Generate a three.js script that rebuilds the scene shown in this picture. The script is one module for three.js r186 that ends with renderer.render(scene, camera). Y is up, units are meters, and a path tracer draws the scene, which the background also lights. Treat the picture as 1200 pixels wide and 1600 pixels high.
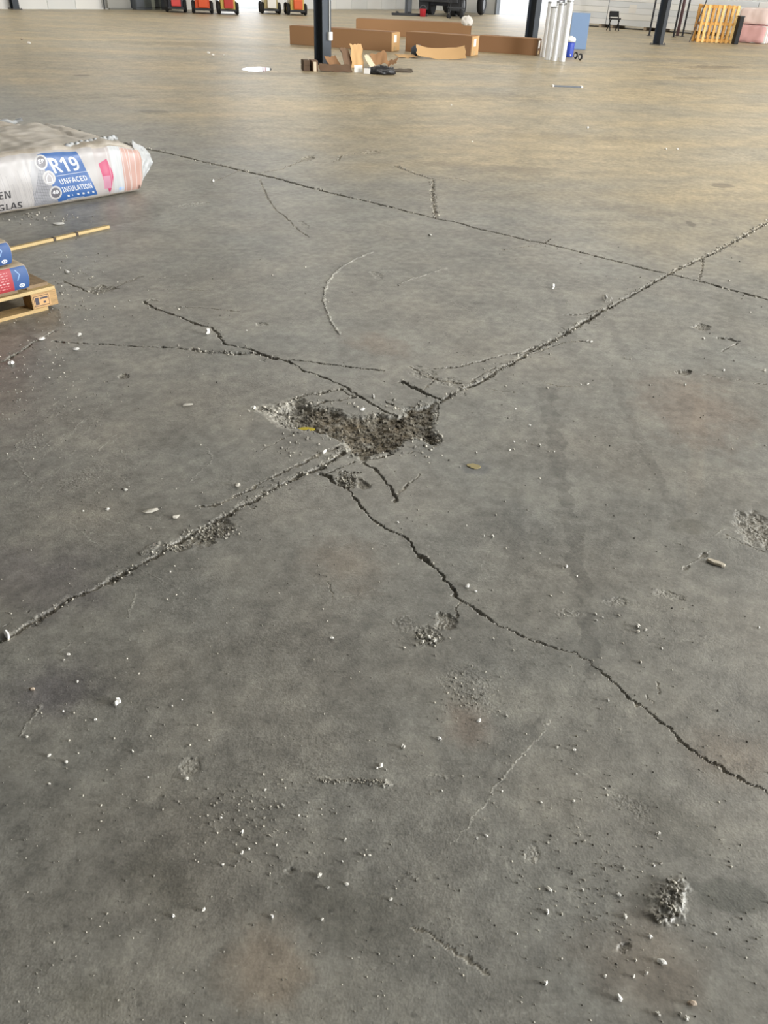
import * as THREE from 'three';
import { RoundedBoxGeometry } from 'three/addons/geometries/RoundedBoxGeometry.js';
import { mergeGeometries } from 'three/addons/utils/BufferGeometryUtils.js';
import { RectAreaLightUniformsLib } from 'three/addons/lights/RectAreaLightUniformsLib.js';

// ------------------------------------------------------------------ camera, sky, large lights, exposure
const rad = THREE.MathUtils.degToRad;
const scene = new THREE.Scene();
const CAM = { f: 1200, h: 1.55, pitch: rad(34.9), roll: rad(2.4) };
const camera = new THREE.PerspectiveCamera(2 * Math.atan(800 / CAM.f) * 180 / Math.PI, 0.75, 0.05, 200);
camera.position.set(0, CAM.h, 0);
camera.rotation.set(-CAM.pitch, 0, CAM.roll, 'YXZ');
const renderer = new THREE.WebGLRenderer();
renderer.toneMapping = THREE.LinearToneMapping;
renderer.toneMappingExposure = 0.88;
renderer.shadowMap.enabled = true;
RectAreaLightUniformsLib.init();
scene.background = new THREE.Color().setRGB(2.6, 2.75, 2.95);            // bright overcast sky
// the building stands turned to the camera: a runs along its length, b across it
const TURN = rad(49.5), AX = [Math.cos(TURN), -Math.sin(TURN)], BX = [Math.sin(TURN), Math.cos(TURN)];
const W = (a, b, y = 0) => new THREE.Vector3(AX[0] * a + BX[0] * b, y, AX[1] * a + BX[1] * b);
const HALL = { a0: -30, a1: 42, b0: -34.5, b1: 13, h: 8.4 };
// daylight in the door openings: [a or b of the middle, which wall, width, height, strength]
const DAY = [['right', 8.5, 5.2, 5.0, 60], ['right', 22, 5.2, 5.0, 30], ['right', 33, 5.2, 5.0, 30], ['left', 28.4, 3.0, 6.6, 1.5], ['far', -27.0, 4.4, 4.6, 2]];
for (const [wall, at, w, h, k] of DAY) {
  const l = new THREE.RectAreaLight(new THREE.Color().setRGB(0.98, 0.99, 1), k, w, h);
  l.name = 'doorway_daylight';
  const p = wall === 'right' ? W(at, HALL.b1 - 0.02, h / 2) : wall === 'left' ? W(at, HALL.b0 + 0.02, h / 2) : W(HALL.a1 - 0.02, at, h / 2);
  const q = wall === 'right' ? W(at, 0, h / 2) : wall === 'left' ? W(at, 0, h / 2) : W(0, at, h / 2);
  l.position.copy(p); l.lookAt(q); scene.add(l);
}

// rows of warm high-bay lamps under the roof; none hang over the bay where the viewer stands
const LAMPS = []; for (const a of [10, 18, 27, 36]) for (const b of [-29, -20, -9, 0, 8]) LAMPS.push([a, b]);
const LAMP = { w: 1.25, d: 0.45, y: 7.5, k: 165, color: new THREE.Color().setRGB(1, 0.95, 0.85) };

// ------------------------------------------------------------------ helpers
let seed = 12345;
const rnd = () => { seed = (seed + 0x6d2b79f5) | 0; let t = Math.imul(seed ^ (seed >>> 15), 1 | seed); t = (t + Math.imul(t ^ (t >>> 7), 61 | t)) ^ t; return ((t ^ (t >>> 14)) >>> 0) / 4294967296; };
const rr = (a, b) => a + (b - a) * rnd();
const clamp = (x, a = 0, b = 1) => x < a ? a : x > b ? b : x;
const sm = (a, b, x) => { const t = clamp((x - a) / (b - a)); return t * t * (3 - 2 * t); };
const mix = (a, b, t) => a + (b - a) * t;
const PERM = new Uint8Array(512), GR = new Float32Array(512), GR2 = new Float32Array(512);
{ const p = [...Array(256).keys()]; for (let i = 255; i > 0; i--) { const j = Math.floor(rnd() * (i + 1)); [p[i], p[j]] = [p[j], p[i]]; } for (let i = 0; i < 512; i++) { PERM[i] = p[i & 255]; const a = p[i & 255] / 256 * Math.PI * 2; GR[i] = Math.cos(a); GR2[i] = Math.sin(a); } }
function noise(x, y) {                                                   // gradient noise, about -1..1
  const ix = Math.floor(x), iy = Math.floor(y), fx = x - ix, fy = y - iy, X = ix & 255, Y = iy & 255;
  const a = PERM[PERM[X] + Y], b = PERM[PERM[X + 1] + Y], c = PERM[PERM[X] + Y + 1], d = PERM[PERM[X + 1] + Y + 1];
  const u = fx * fx * fx * (fx * (fx * 6 - 15) + 10), v = fy * fy * fy * (fy * (fy * 6 - 15) + 10);
  const n0 = GR[a] * fx + GR2[a] * fy, n1 = GR[b] * (fx - 1) + GR2[b] * fy, n2 = GR[c] * fx + GR2[c] * (fy - 1), n3 = GR[d] * (fx - 1) + GR2[d] * (fy - 1);
  return 1.5 * mix(mix(n0, n1, u), mix(n2, n3, u), v);
}
const fbm = (x, y, o) => { let s = 0, a = 0.5; for (let i = 0; i < o; i++) { s += a * noise(x, y); x = x * 2.03 + 17.1; y = y * 2.03 + 9.7; a *= 0.5; } return s; };

// pixel of the 1200 x 1600 survey picture -> point of the floor, and back
const cR = Math.cos(CAM.roll), sR = Math.sin(CAM.roll), cP = Math.cos(CAM.pitch), sP = Math.sin(CAM.pitch);
function G(px, py) {
  const u = (px - 600) / CAM.f, v = (py - 800) / CAM.f, uu = u * cR + v * sR, vv = -u * sR + v * cR, t = CAM.h / (sP + vv * cP);
  return [uu * t, -(cP - vv * sP) * t, t];
}
const G3 = (px, py, y = 0) => { const g = G(px, py); return new THREE.Vector3(g[0], y, g[1]); };
const toA = (x, z) => AX[0] * x + AX[1] * z, toB = (x, z) => BX[0] * x + BX[1] * z;

const names = {};
const numbered = (n) => { const k = names[n] = (names[n] ?? -1) + 1; return k ? n + '_' + String(k).padStart(3, '0') : n; };
function tag(o, label, category, group, kind) { if (label) o.userData.label = label; if (category) o.userData.category = category; if (group) o.userData.group = group; if (kind) o.userData.kind = kind; return o; }
function mesh(name, geo, m, parent) { const o = new THREE.Mesh(geo, m); o.name = name; o.castShadow = o.receiveShadow = true; parent.add(o); return o; }
function thing(name, label, category, pos, turn = 0, group) { const o = new THREE.Group(); o.name = numbered(name); if (pos) o.position.copy(pos); o.rotation.y = turn; scene.add(o); return tag(o, label, category, group); }
function solo(name, geo, m, label, category, pos, turn = 0, group) { const o = mesh(numbered(name), geo, m, scene); if (pos) o.position.copy(pos); o.rotation.y = turn; return tag(o, label, category, group); }
const box = (w, h, d, x = 0, y = 0, z = 0, r = 0.004) => new RoundedBoxGeometry(w, h, d, 1, Math.min(r, w / 3, h / 3, d / 3)).translate(x, y, z);
const cyl = (r, h, x = 0, y = 0, z = 0, axis = 'y', n = 16, r2 = r) => { const g = new THREE.CylinderGeometry(r2, r, h, n); if (axis === 'x') g.rotateZ(Math.PI / 2); if (axis === 'z') g.rotateX(Math.PI / 2); return g.translate(x, y, z); };
const merge = (l) => mergeGeometries(l.map((g) => g.index ? g.toNonIndexed() : g));
function bar(p, q, r, n = 8) { const a = new THREE.Vector3(...p), b = new THREE.Vector3(...q), d = b.clone().sub(a), g = new THREE.CylinderGeometry(r, r, d.length(), n); g.applyQuaternion(new THREE.Quaternion().setFromUnitVectors(new THREE.Vector3(0, 1, 0), d.clone().normalize())); const c = a.add(b).multiplyScalar(0.5); return g.translate(c.x, c.y, c.z); }
const rgb = (r, g, b) => new THREE.Color().setRGB(r / 255, g / 255, b / 255, THREE.SRGBColorSpace);
const mat = (r, g, b, rough = 0.7, more = {}) => new THREE.MeshStandardMaterial({ color: rgb(r, g, b), roughness: rough, ...more });
function dataTex(w, h, fill, srgb = true) {
  const d = new Uint8Array(w * h * 4); fill(d, w, h);
  const t = new THREE.DataTexture(d, w, h); t.magFilter = THREE.LinearFilter; t.minFilter = THREE.LinearFilter; if (srgb) t.colorSpace = THREE.SRGBColorSpace; t.needsUpdate = true; return t;
}
function canvasTex(w, h, draw) { const c = document.createElement('canvas'); c.width = w; c.height = h; draw(c.getContext('2d'), w, h); const t = new THREE.CanvasTexture(c); t.colorSpace = THREE.SRGBColorSpace; return t; }

// ------------------------------------------------------------------ the floor's cracks, spalls and marks, surveyed along their courses
// [kind, width in picture pixels, depth factor, points]; kinds: crack, joint (spalled), ridge, scratch (pale), groove
const ST = [];
const add = (kind, w, d, ...p) => ST.push({ kind, w, d, p });
add('joint', 13, 1, -60, 1040, -25, 1016, 5, 1000, 25, 986, 45, 975, 60, 967, 80, 955, 102, 942, 107, 936, 130, 927, 150, 919, 172, 909, 190, 897, 212, 886, 230, 875, 245, 867, 260, 857, 275, 849, 295, 837, 315, 826, 335, 815, 355, 804, 375, 793, 400, 779, 422, 766, 442, 756, 460, 747, 477, 738, 497, 732, 510, 724, 525, 715, 537, 705);
add('crack', 9, 0.5, 306, 793, 337, 790, 360, 779, 380, 770, 395, 764, 412, 750, 435, 741, 450, 734, 472, 724, 500, 710, 530, 697);
add('joint', 11, 1, 682, 630, 695, 624, 710, 615, 725, 606, 740, 601, 755, 595, 775, 580, 797, 569, 812, 560, 827, 550, 837, 546, 870, 529, 892, 515, 920, 499, 940, 486, 960, 476);
add('joint', 8, 1, 960, 476, 980, 465, 1000, 454, 1020, 442, 1040, 431, 1062, 419, 1083, 410, 1100, 402, 1121, 392, 1146, 378, 1162, 369, 1179, 359, 1200, 347, 1300, 296, 1420, 236);
add('crack', 4, 0.8, 735, 597, 760, 581, 775, 573);
add('crack', 7, 0.86, 672, 576, 685, 575, 710, 574, 740, 567, 760, 562, 785, 555, 815, 551, 840, 541);
add('crack', 6, 0.8, 880, 492, 905, 492, 925, 487, 945, 482);
add('crack', 5, 0.7, 835, 552, 862, 541, 890, 534, 915, 533);
add('crack', 10, 1.3, 626, 596, 637, 601, 655, 610, 675, 619, 692, 625);
add('crack', 7, 0.7, 640, 573, 662, 583, 686, 594, 720, 599);
add('crack', 5, 0.8, 664, 608, 676, 596, 682, 590);
add('crack', 6, 1.0, 225, 471, 240, 481, 255, 486, 280, 495, 302, 504, 317, 509, 330, 511, 342, 524, 351, 537, 370, 542, 390, 545, 407, 552, 432, 560, 450, 564, 462, 572, 477, 580, 500, 587, 522, 596, 542, 606, 557, 616, 575, 627, 595, 639, 620, 650);
add('crack', 6, 0.9, 82, 533, 100, 535, 137, 537, 170, 538, 195, 540, 217, 542, 250, 542, 275, 544, 300, 546);
add('joint', 10, 0.9, 300, 546, 325, 550, 355, 552, 400, 552, 432, 560);
add('crack', 6, 0.86, 450, 561, 475, 564, 492, 566, 510, 569, 530, 571, 550, 574, 575, 576, 602, 579);
add('crack', 5, 0.6, 100, 440, 125, 450, 140, 458, 175, 452, 200, 440, 222, 431);
add('ridge', 5, 0.6, 250, 434, 270, 433, 290, 430);
add('ridge', 7, 0.8, 232, 482, 262, 481, 290, 479);
add('ridge', 7, 0.6, 226, 471, 236, 468, 247, 470);
add('crack', 3, 0.6, 290, 480, 330, 482, 372, 487);
add('crack', 3, 0.5, 228, 451, 268, 452, 300, 453, 330, 455);
add('joint', 6, 0.7, 0, 567, 10, 562, 30, 550, 50, 536, 67, 527, 85, 517);
add('crack', 9, 0.9, 120, 205, 180, 221, 231, 233, 284, 244, 319, 253, 347, 259, 375, 266, 403, 272, 438, 280, 480, 292, 515, 301, 550, 309, 585, 317, 632, 329);
add('crack', 7, 0.85, 632, 329, 684, 342, 717, 348, 746, 357, 787, 366, 827, 376, 851, 380, 880, 387, 915, 396, 950, 405, 979, 412, 1008, 420, 1042, 427);
add('crack', 9, 0.9, 1042, 427, 1062, 432, 1087, 438, 1112, 444, 1137, 452, 1162, 458, 1200, 468, 1300, 490, 1400, 512);
add('crack', 5, 0.8, 1098, 405, 1098, 419, 1092, 437);
add('crack', 9, 0.5, 677, 281, 676, 303, 679, 325, 682, 341);
add('crack', 8, 0.4, 617, 259, 647, 271, 676, 280);
add('crack', 4, 0.4, 676, 280, 711, 278, 734, 285);
add('crack', 6, 0.7, 848, 381, 860, 373);
add('crack', 4, 0.5, 851, 380, 819, 386, 784, 391);
add('crack', 4, 0.5, 403, 271, 417, 268, 438, 265, 473, 251);
add('crack', 5, 0.6, 520, 253, 529, 250, 532, 244, 553, 240, 581, 238);
add('crack', 3, 0.5, 375, 266, 350, 277, 335, 283);
add('crack', 4, 0.5, 406, 280, 417, 308, 431, 329, 445, 338, 466, 359, 483, 371);
add('ridge', 7, 0.9, 582, 394, 560, 403, 540, 413, 522, 428, 511, 443, 506, 460, 507, 475, 512, 492, 520, 508, 532, 523);
add('ridge', 5, 0.6, 617, 447, 640, 437, 660, 431, 697, 419);
add('ridge', 5, 0.5, 655, 432, 675, 426, 697, 420);
add('crack', 9, 1.1, 500, 740, 512, 744, 525, 754, 540, 760);
add('crack', 6, 1.2, 540, 760, 547, 770, 557, 782, 567, 797, 580, 810, 597, 822, 615, 832, 632, 838, 642, 847, 647, 860, 658, 869);
add('crack', 12, 1.0, 656, 868, 664, 874, 672, 880, 680, 887);
add('crack', 7, 1.3, 680, 887, 687, 894, 695, 905, 707, 919, 717, 936, 732, 946, 747, 954, 755, 962, 772, 972);
add('crack', 4, 1.2, 772, 972, 790, 982, 815, 994, 840, 1004, 865, 1012, 885, 1018, 900, 1020, 917, 1032, 937, 1048);
add('crack', 5, 1.2, 937, 1048, 958, 1067, 975, 1083, 993, 1099, 1010, 1109, 1028, 1125, 1048, 1139, 1063, 1157, 1083, 1173, 1107, 1190);
add('crack', 9, 0.9, 1107, 1190, 1124, 1199, 1142, 1209);
add('crack', 4, 1.2, 1142, 1209, 1165, 1221, 1188, 1233, 1230, 1256, 1300, 1290);
add('crack', 5, 1.0, 720, 940, 714, 950, 713, 964);
add('crack', 6, 1.0, 566, 722, 585, 732, 600, 750, 612, 765, 620, 782);
add('crack', 7, 0.8, 616, 784, 622, 773, 637, 757, 647, 750, 656, 741);
add('scratch', 2.5, 0.5, 597, 720, 615, 740, 630, 762);
add('crack', 5, 0.9, 552, 722, 530, 732, 505, 741);
add('crack', 6, 0.7, 530, 737, 547, 738, 563, 739);
add('crack', 6, 0.9, 578, 718, 596, 714, 613, 708);
add('joint', 8, 0.7, 462, 622, 477, 617, 496, 615, 512, 611, 534, 608);
add('crack', 7, 0.8, 490, 633, 508, 627, 534, 625, 552, 620);
add('crack', 5, 0.7, 532, 607, 545, 617, 556, 619);
add('crack', 4, 1.0, 683, 632, 684, 645, 682, 658);
add('crack', 3, 0.8, 637, 709, 660, 703, 686, 694);
add('crack', 5, 0.8, 604, 628, 614, 634, 625, 640);
add('crack', 2.5, 0.8, 460, 677, 440, 687, 425, 695, 407, 704);
add('scratch', 2.5, 0.6, 425, 695, 422, 707, 434, 720, 446, 733);
add('scratch', 2, 0.6, 495, 757, 506, 760, 506, 783);
add('scratch', 2.2, 0.6, 470, 676, 461, 705, 458, 720);
add('scratch', 5, 0.7, 862, 1127, 825, 1170, 780, 1220, 735, 1285, 705, 1320);
add('ridge', 4, 0.35, 862, 1127, 825, 1170, 780, 1220, 735, 1285, 712, 1312);
add('scratch', 4, 0.35, 850, 1167, 900, 1200, 945, 1232, 990, 1260);
add('scratch', 9, 0.3, 735, 1305, 790, 1350, 840, 1395);
add('groove', 12, 0.5, 645, 1448, 665, 1460, 700, 1478, 735, 1500, 765, 1520);
add('scratch', 16, 0.25, 775, 1585, 825, 1577, 880, 1565);
add('ridge', 4, 0.5, 505, 945, 530, 936, 555, 930, 585, 919);
add('crack', 3, 0.6, 510, 908, 516, 921, 522, 938);
add('ridge', 3, 0.5, 322, 700, 330, 712, 327, 725, 312, 738, 296, 753);
add('ridge', 3, 0.6, 190, 702, 194, 712, 197, 719);
add('ridge', 3, 0.5, 25, 718, 37, 738, 49, 755);
add('scratch', 3, 0.5, 105, 815, 130, 835, 160, 855, 200, 876);
add('scratch', 3, 0.5, 160, 806, 180, 816, 240, 822, 280, 826, 312, 831);
add('scratch', 3, 0.5, 140, 834, 190, 837, 205, 838, 232, 830);
add('scratch', 2, 0.4, 246, 818, 255, 796, 266, 778);
add('ridge', 4, 0.35, 222, 890, 240, 900, 260, 912, 290, 927);
add('scratch', 2, 0.3, 290, 927, 330, 945, 380, 960);
add('ridge', 5, 0.5, 200, 967, 204, 943, 215, 926);
add('ridge', 3, 0.6, 90, 1020, 112, 1004, 118, 1000);
add('ridge', 7, 0.6, 30, 1148, 48, 1124, 58, 1110, 68, 1102);
add('scratch', 3, 0.25, 285, 1215, 340, 1207, 420, 1213, 500, 1216);
add('ridge', 9, 0.4, 498, 1216, 530, 1218, 565, 1221, 605, 1223);
add('ridge', 7, 0.35, 670, 1211, 690, 1213, 706, 1212);
add('scratch', 4, 0.25, 0, 1170, 60, 1185, 130, 1210, 200, 1240, 260, 1268, 330, 1300, 400, 1330);
add('scratch', 3, 0.25, 230, 1000, 300, 1020, 360, 1055, 440, 1090, 500, 1112, 570, 1145);
add('scratch', 2, 0.3, 330, 1055, 335, 1030, 345, 1005);
add('scratch', 2, 0.35, 248, 1040, 270, 1027, 290, 1012, 305, 1003);
add('scratch', 2.5, 0.3, 1050, 1020, 1090, 1060, 1130, 1105, 1155, 1130, 1200, 1180);
add('crack', 3, 0.8, 1009, 1089, 1015, 1094, 1021, 1098);
add('crack', 4, 0.5, 1025, 1067, 1027, 1076, 1030, 1085);
add('scratch', 3, 0.4, 1150, 1130, 1142, 1150, 1135, 1165);
add('ridge', 6, 0.5, 1063, 890, 1073, 884, 1088, 876, 1100, 868, 1109, 860);
add('ridge', 3, 0.5, 1105, 842, 1122, 832, 1132, 826);
add('groove', 5, 0.7, 1135, 835, 1160, 848, 1185, 860, 1215, 868);
add('crack', 4, 0.9, 1128, 549, 1140, 542, 1152, 536);
add('groove', 13, 0.8, 1122, 528, 1140, 530, 1153, 533);
add('crack', 4, 0.7, 846, 594, 853, 599, 868, 602);
add('crack', 3, 0.5, 870, 603, 885, 604, 905, 604);
add('crack', 3, 0.5, 760, 607, 780, 611, 804, 613);
add('scratch', 2, 0.3, 740, 760, 752, 755, 764, 752);
add('scratch', 3, 0.35, 742, 922, 752, 890, 764, 850, 769, 838);
for (const [x, y] of [[1100, 586], [1113, 588], [1126, 590], [1138, 593], [1153, 594], [1165, 596], [1181, 599], [1192, 600]]) add('groove', 4, 0.7, x - 3, y + 0.5, x + 4, y);
// tracked dirt in rows of chevrons and fine parallel scoring, left of the spall
for (let i = 0; i < 26; i++) { const x = rr(0, 150), y = rr(655, 790), l = rr(20, 60); add('scratch', rr(1.5, 3), rr(0.25, 0.6), x, y, x + l * 0.55, y - l * 0.5, x + l, y - l * 0.95); }
for (let i = 0; i < 24; i++) { const x = rr(0, 190), y = rr(640, 770), l = rr(6, 22); add('ridge', rr(2, 3.2), rr(0.25, 0.5), x, y, x + l, y - l * 0.9); }
for (let i = 0; i < 230; i++) { const x = rr(-20, 1220), y = rr(380, 1600), l = rr(20, 120), a = rr(-0.7, 0.9) + (rnd() < 0.3 ? 1.2 : 0); add('scratch', rr(1.1, 2.6), rr(0.1, 0.34), x, y, x + l * Math.cos(a) * 0.5, y - l * Math.sin(a) * 0.45 + rr(-2, 2), x + l * Math.cos(a), y - l * Math.sin(a) * 0.8); }
add('tyre', 40, 0.8, 858, 610, 862, 660, 872, 720, 886, 790, 900, 860, 915, 960, 925, 1050);
add('tyre', 24, 0.6, 960, 590, 975, 630, 996, 680, 1015, 715, 1040, 770, 1055, 810);
add('tyre', 34, 0.6, 862, 430, 872, 470, 885, 510, 895, 545);
add('tyre', 26, 0.5, 930, 470, 960, 520, 985, 560);
add('tyre', 60, 0.5, 790, 760, 805, 830, 812, 890);
add('tyre', 44, 0.5, 850, 1120, 810, 1165, 765, 1215);
add('tyre', 30, 0.4, 600, 950, 560, 985, 530, 1010);
// rough spalls, pits and rubble patches: [x, y, half length, half height, turn, depth mm, roughness mm, grain per metre, sharpness]
const PATCH = [
  [332, 832, 46, 15, -0.5, 7, 4, 70], [290, 850, 25, 9, -0.5, 5, 3, 70], [660, 583, 22, 11, 0.1, 4, 5, 60], [700, 596, 24, 8, 0.1, 3, 4, 60], [541, 751, 17, 11, 0.4, 8, 6, 90], [566, 756, 14, 8, 0.5, 6, 4, 80],
  [160, 452, 26, 7, -0.1, 5, 5, 80], [668, 995, 26, 20, 0.6, 2, 6, 75], [695, 972, 20, 14, 0.2, 5, 4, 70], [632, 975, 26, 16, 0.2, 0, 2.2, 70], [1043, 1412, 36, 44, 0.75, -6, 11, 45], [1185, 828, 42, 26, 0.5, 6, 6, 60], [1165, 812, 26, 10, 0.5, 4, 4, 60],
  [1097, 511, 15, 5, 0, 9, 4, 90], [1068, 582, 12, 5, 0, 12, 3, 90], [480, 248, 14, 4, -0.2, 14, 4, 60], [581, 238, 14, 4, 0, 8, 3, 60], [193, 588, 10, 5, 0, 6, 4, 90], [300, 320, 30, 4, -0.1, 3, 3, 60], [730, 1075, 60, 45, 0.5, 0, 0.9, 95], [965, 240 + 700, 22, 8, 0, 2, 2, 90],
  [890, 958, 28, 8, 0.1, 0, 2, 80], [725, 480, 40, 6, 0.3, 0, 2, 60], [590, 430, 14, 5, 0.4, 3, 3, 60], [1045, 930, 24, 8, 0.2, 2, 2, 80], [600, 1223, 10, 5, 0, -3, 3, 90], [298, 1195, 16, 16, 0, 2, 1.5, 60], [452, 1355, 11, 8, 0, 3, 2, 80], [408, 506, 10, 4, 0, 4, 3, 60], [830, 1335, 16, 12, -0.6, 1, 2, 70],
  [947, 466, 8, 7, 0, -5, 3, 60], [475, 352, 12, 5, 0.6, 3, 2, 60], [130, 745, 60, 18, -0.5, 0, 0.8, 80], [50, 690, 45, 16, -0.6, 0, 0.7, 80], [235, 858, 18, 8, -0.6, -3, 3, 70], [50, 972, 16, 7, -0.5, 3, 5, 80], [975, 1480, 9, 9, 0, 4, 2, 80], [990, 1260, 40, 16, 0.6, 0, 1, 80], [640, 1000 + 370, 20, 9, 0, 0, 1.5, 80], [1098, 868, 7, 4, -.4, 5, 2, 90], [1071, 888, 8, 5, -.3, 5, 2, 90], [870, 451, 6, 2, -.3, 0, 2, 90],
].map(([x, y, a, b, r, d, ro, fr]) => {
  const g = G(x, y), e = G(x + a * Math.cos(r), y + a * Math.sin(r)), n = G(x - b * Math.sin(r), y + b * Math.cos(r));
  const ex = e[0] - g[0], ez = e[1] - g[1], nx = n[0] - g[0], nz = n[1] - g[1], det = ex * nz - ez * nx;
  return { x: g[0], z: g[1], m: [nz / det, -nx / det, -ez / det, ex / det], R: 1.5 * Math.max(Math.hypot(ex, ez), Math.hypot(nx, nz)), d: d / 1000, ro: ro / 1000, fr };
});
// the pothole's rim
const RIM = [390, 640, 411, 633, 433, 632, 455, 622, 470, 620, 485, 628, 500, 634, 515, 636, 534, 638, 540, 645, 566, 649, 582, 646, 594, 641, 608, 648, 622, 648, 630, 636, 648, 633, 670, 626, 692, 624, 684, 632, 684, 652, 679, 671, 688, 680, 694, 687, 686, 695, 674, 699, 660, 690, 648, 687, 636, 692, 632, 699, 613, 708, 596, 710, 582, 714, 574, 722, 566, 724, 553, 714, 540, 702, 530, 690, 512, 683, 496, 677, 471, 674, 452, 671, 436, 668, 426, 660, 417, 650, 398, 642];
const RIMG = []; for (let i = 0; i < RIM.length; i += 2) { const g = G(RIM[i], RIM[i + 1]); RIMG.push([g[0], g[1]]); }
const rb = { x0: 9, x1: -9, z0: 9, z1: -9 }; for (const [x, z] of RIMG) { rb.x0 = Math.min(rb.x0, x); rb.x1 = Math.max(rb.x1, x); rb.z0 = Math.min(rb.z0, z); rb.z1 = Math.max(rb.z1, z); }
const PLATES = [[657, 632, 15, 5], [600, 667, 16, 4], [648, 694, 18, 5]].map(([x, y, a, b]) => { const g = G(x, y); return { x: g[0], z: g[1], a: a * g[2] / CAM.f, b: (G(x, y - b)[1] - G(x, y + b)[1]) / -2 }; });
function rimDist(x, z) {                                                 // > 0 inside the pothole
  let inside = false, d = 1e9;
  for (let i = 0, j = RIMG.length - 1; i < RIMG.length; j = i++) {
    const [x1, z1] = RIMG[i], [x2, z2] = RIMG[j];
    if ((z1 > z) !== (z2 > z) && x < (x2 - x1) * (z - z1) / (z2 - z1) + x1) inside = !inside;
    const dx = x2 - x1, dz = z2 - z1, t = clamp(((x - x1) * dx + (z - z1) * dz) / (dx * dx + dz * dz)), e = (x - x1 - t * dx) ** 2 + (z - z1 - t * dz) ** 2;
    if (e < d) d = e;
  }
  return (inside ? 1 : -1) * Math.sqrt(d);
}
// strokes go into a grid of cells for quick look-up
const CELL = 0.12, grid = new Map(), key = (i, j) => (i + 2048) * 4096 + j + 2048;
const SEG = [];
for (const s of ST) {
  const p = []; for (let i = 0; i < s.p.length; i += 2) { const g = G(s.p[i], s.p[i + 1]); p.push([g[0], g[1], s.w / 2 * g[2] / CAM.f]); }
  for (let i = 0; i + 1 < p.length; i++) {
    const [x1, z1, w1] = p[i], [x2, z2, w2] = p[i + 1], R = 2.6 * Math.max(w1, w2) + 0.016, k = SEG.push({ x1, z1, dx: x2 - x1, dz: z2 - z1, l2: (x2 - x1) ** 2 + (z2 - z1) ** 2 || 1e-9, w1, w2, kind: s.kind, d: s.d, R, c0: i === 0, c1: i + 2 === p.length }) - 1;
    for (let a = Math.floor((Math.min(x1, x2) - R) / CELL); a <= Math.floor((Math.max(x1, x2) + R) / CELL); a++) for (let b = Math.floor((Math.min(z1, z2) - R) / CELL); b <= Math.floor((Math.max(z1, z2) + R) / CELL); b++) { const q = key(a, b); if (!grid.has(q)) grid.set(q, []); grid.get(q).push(k); }
  }
}
const pgrid = new Map();
PATCH.forEach((p, k) => { for (let a = Math.floor((p.x - p.R) / CELL); a <= Math.floor((p.x + p.R) / CELL); a++) for (let b = Math.floor((p.z - p.R) / CELL); b <= Math.floor((p.z + p.R) / CELL); b++) { const q = key(a, b); if (!pgrid.has(q)) pgrid.set(q, []); pgrid.get(q).push(k); } });
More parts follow.
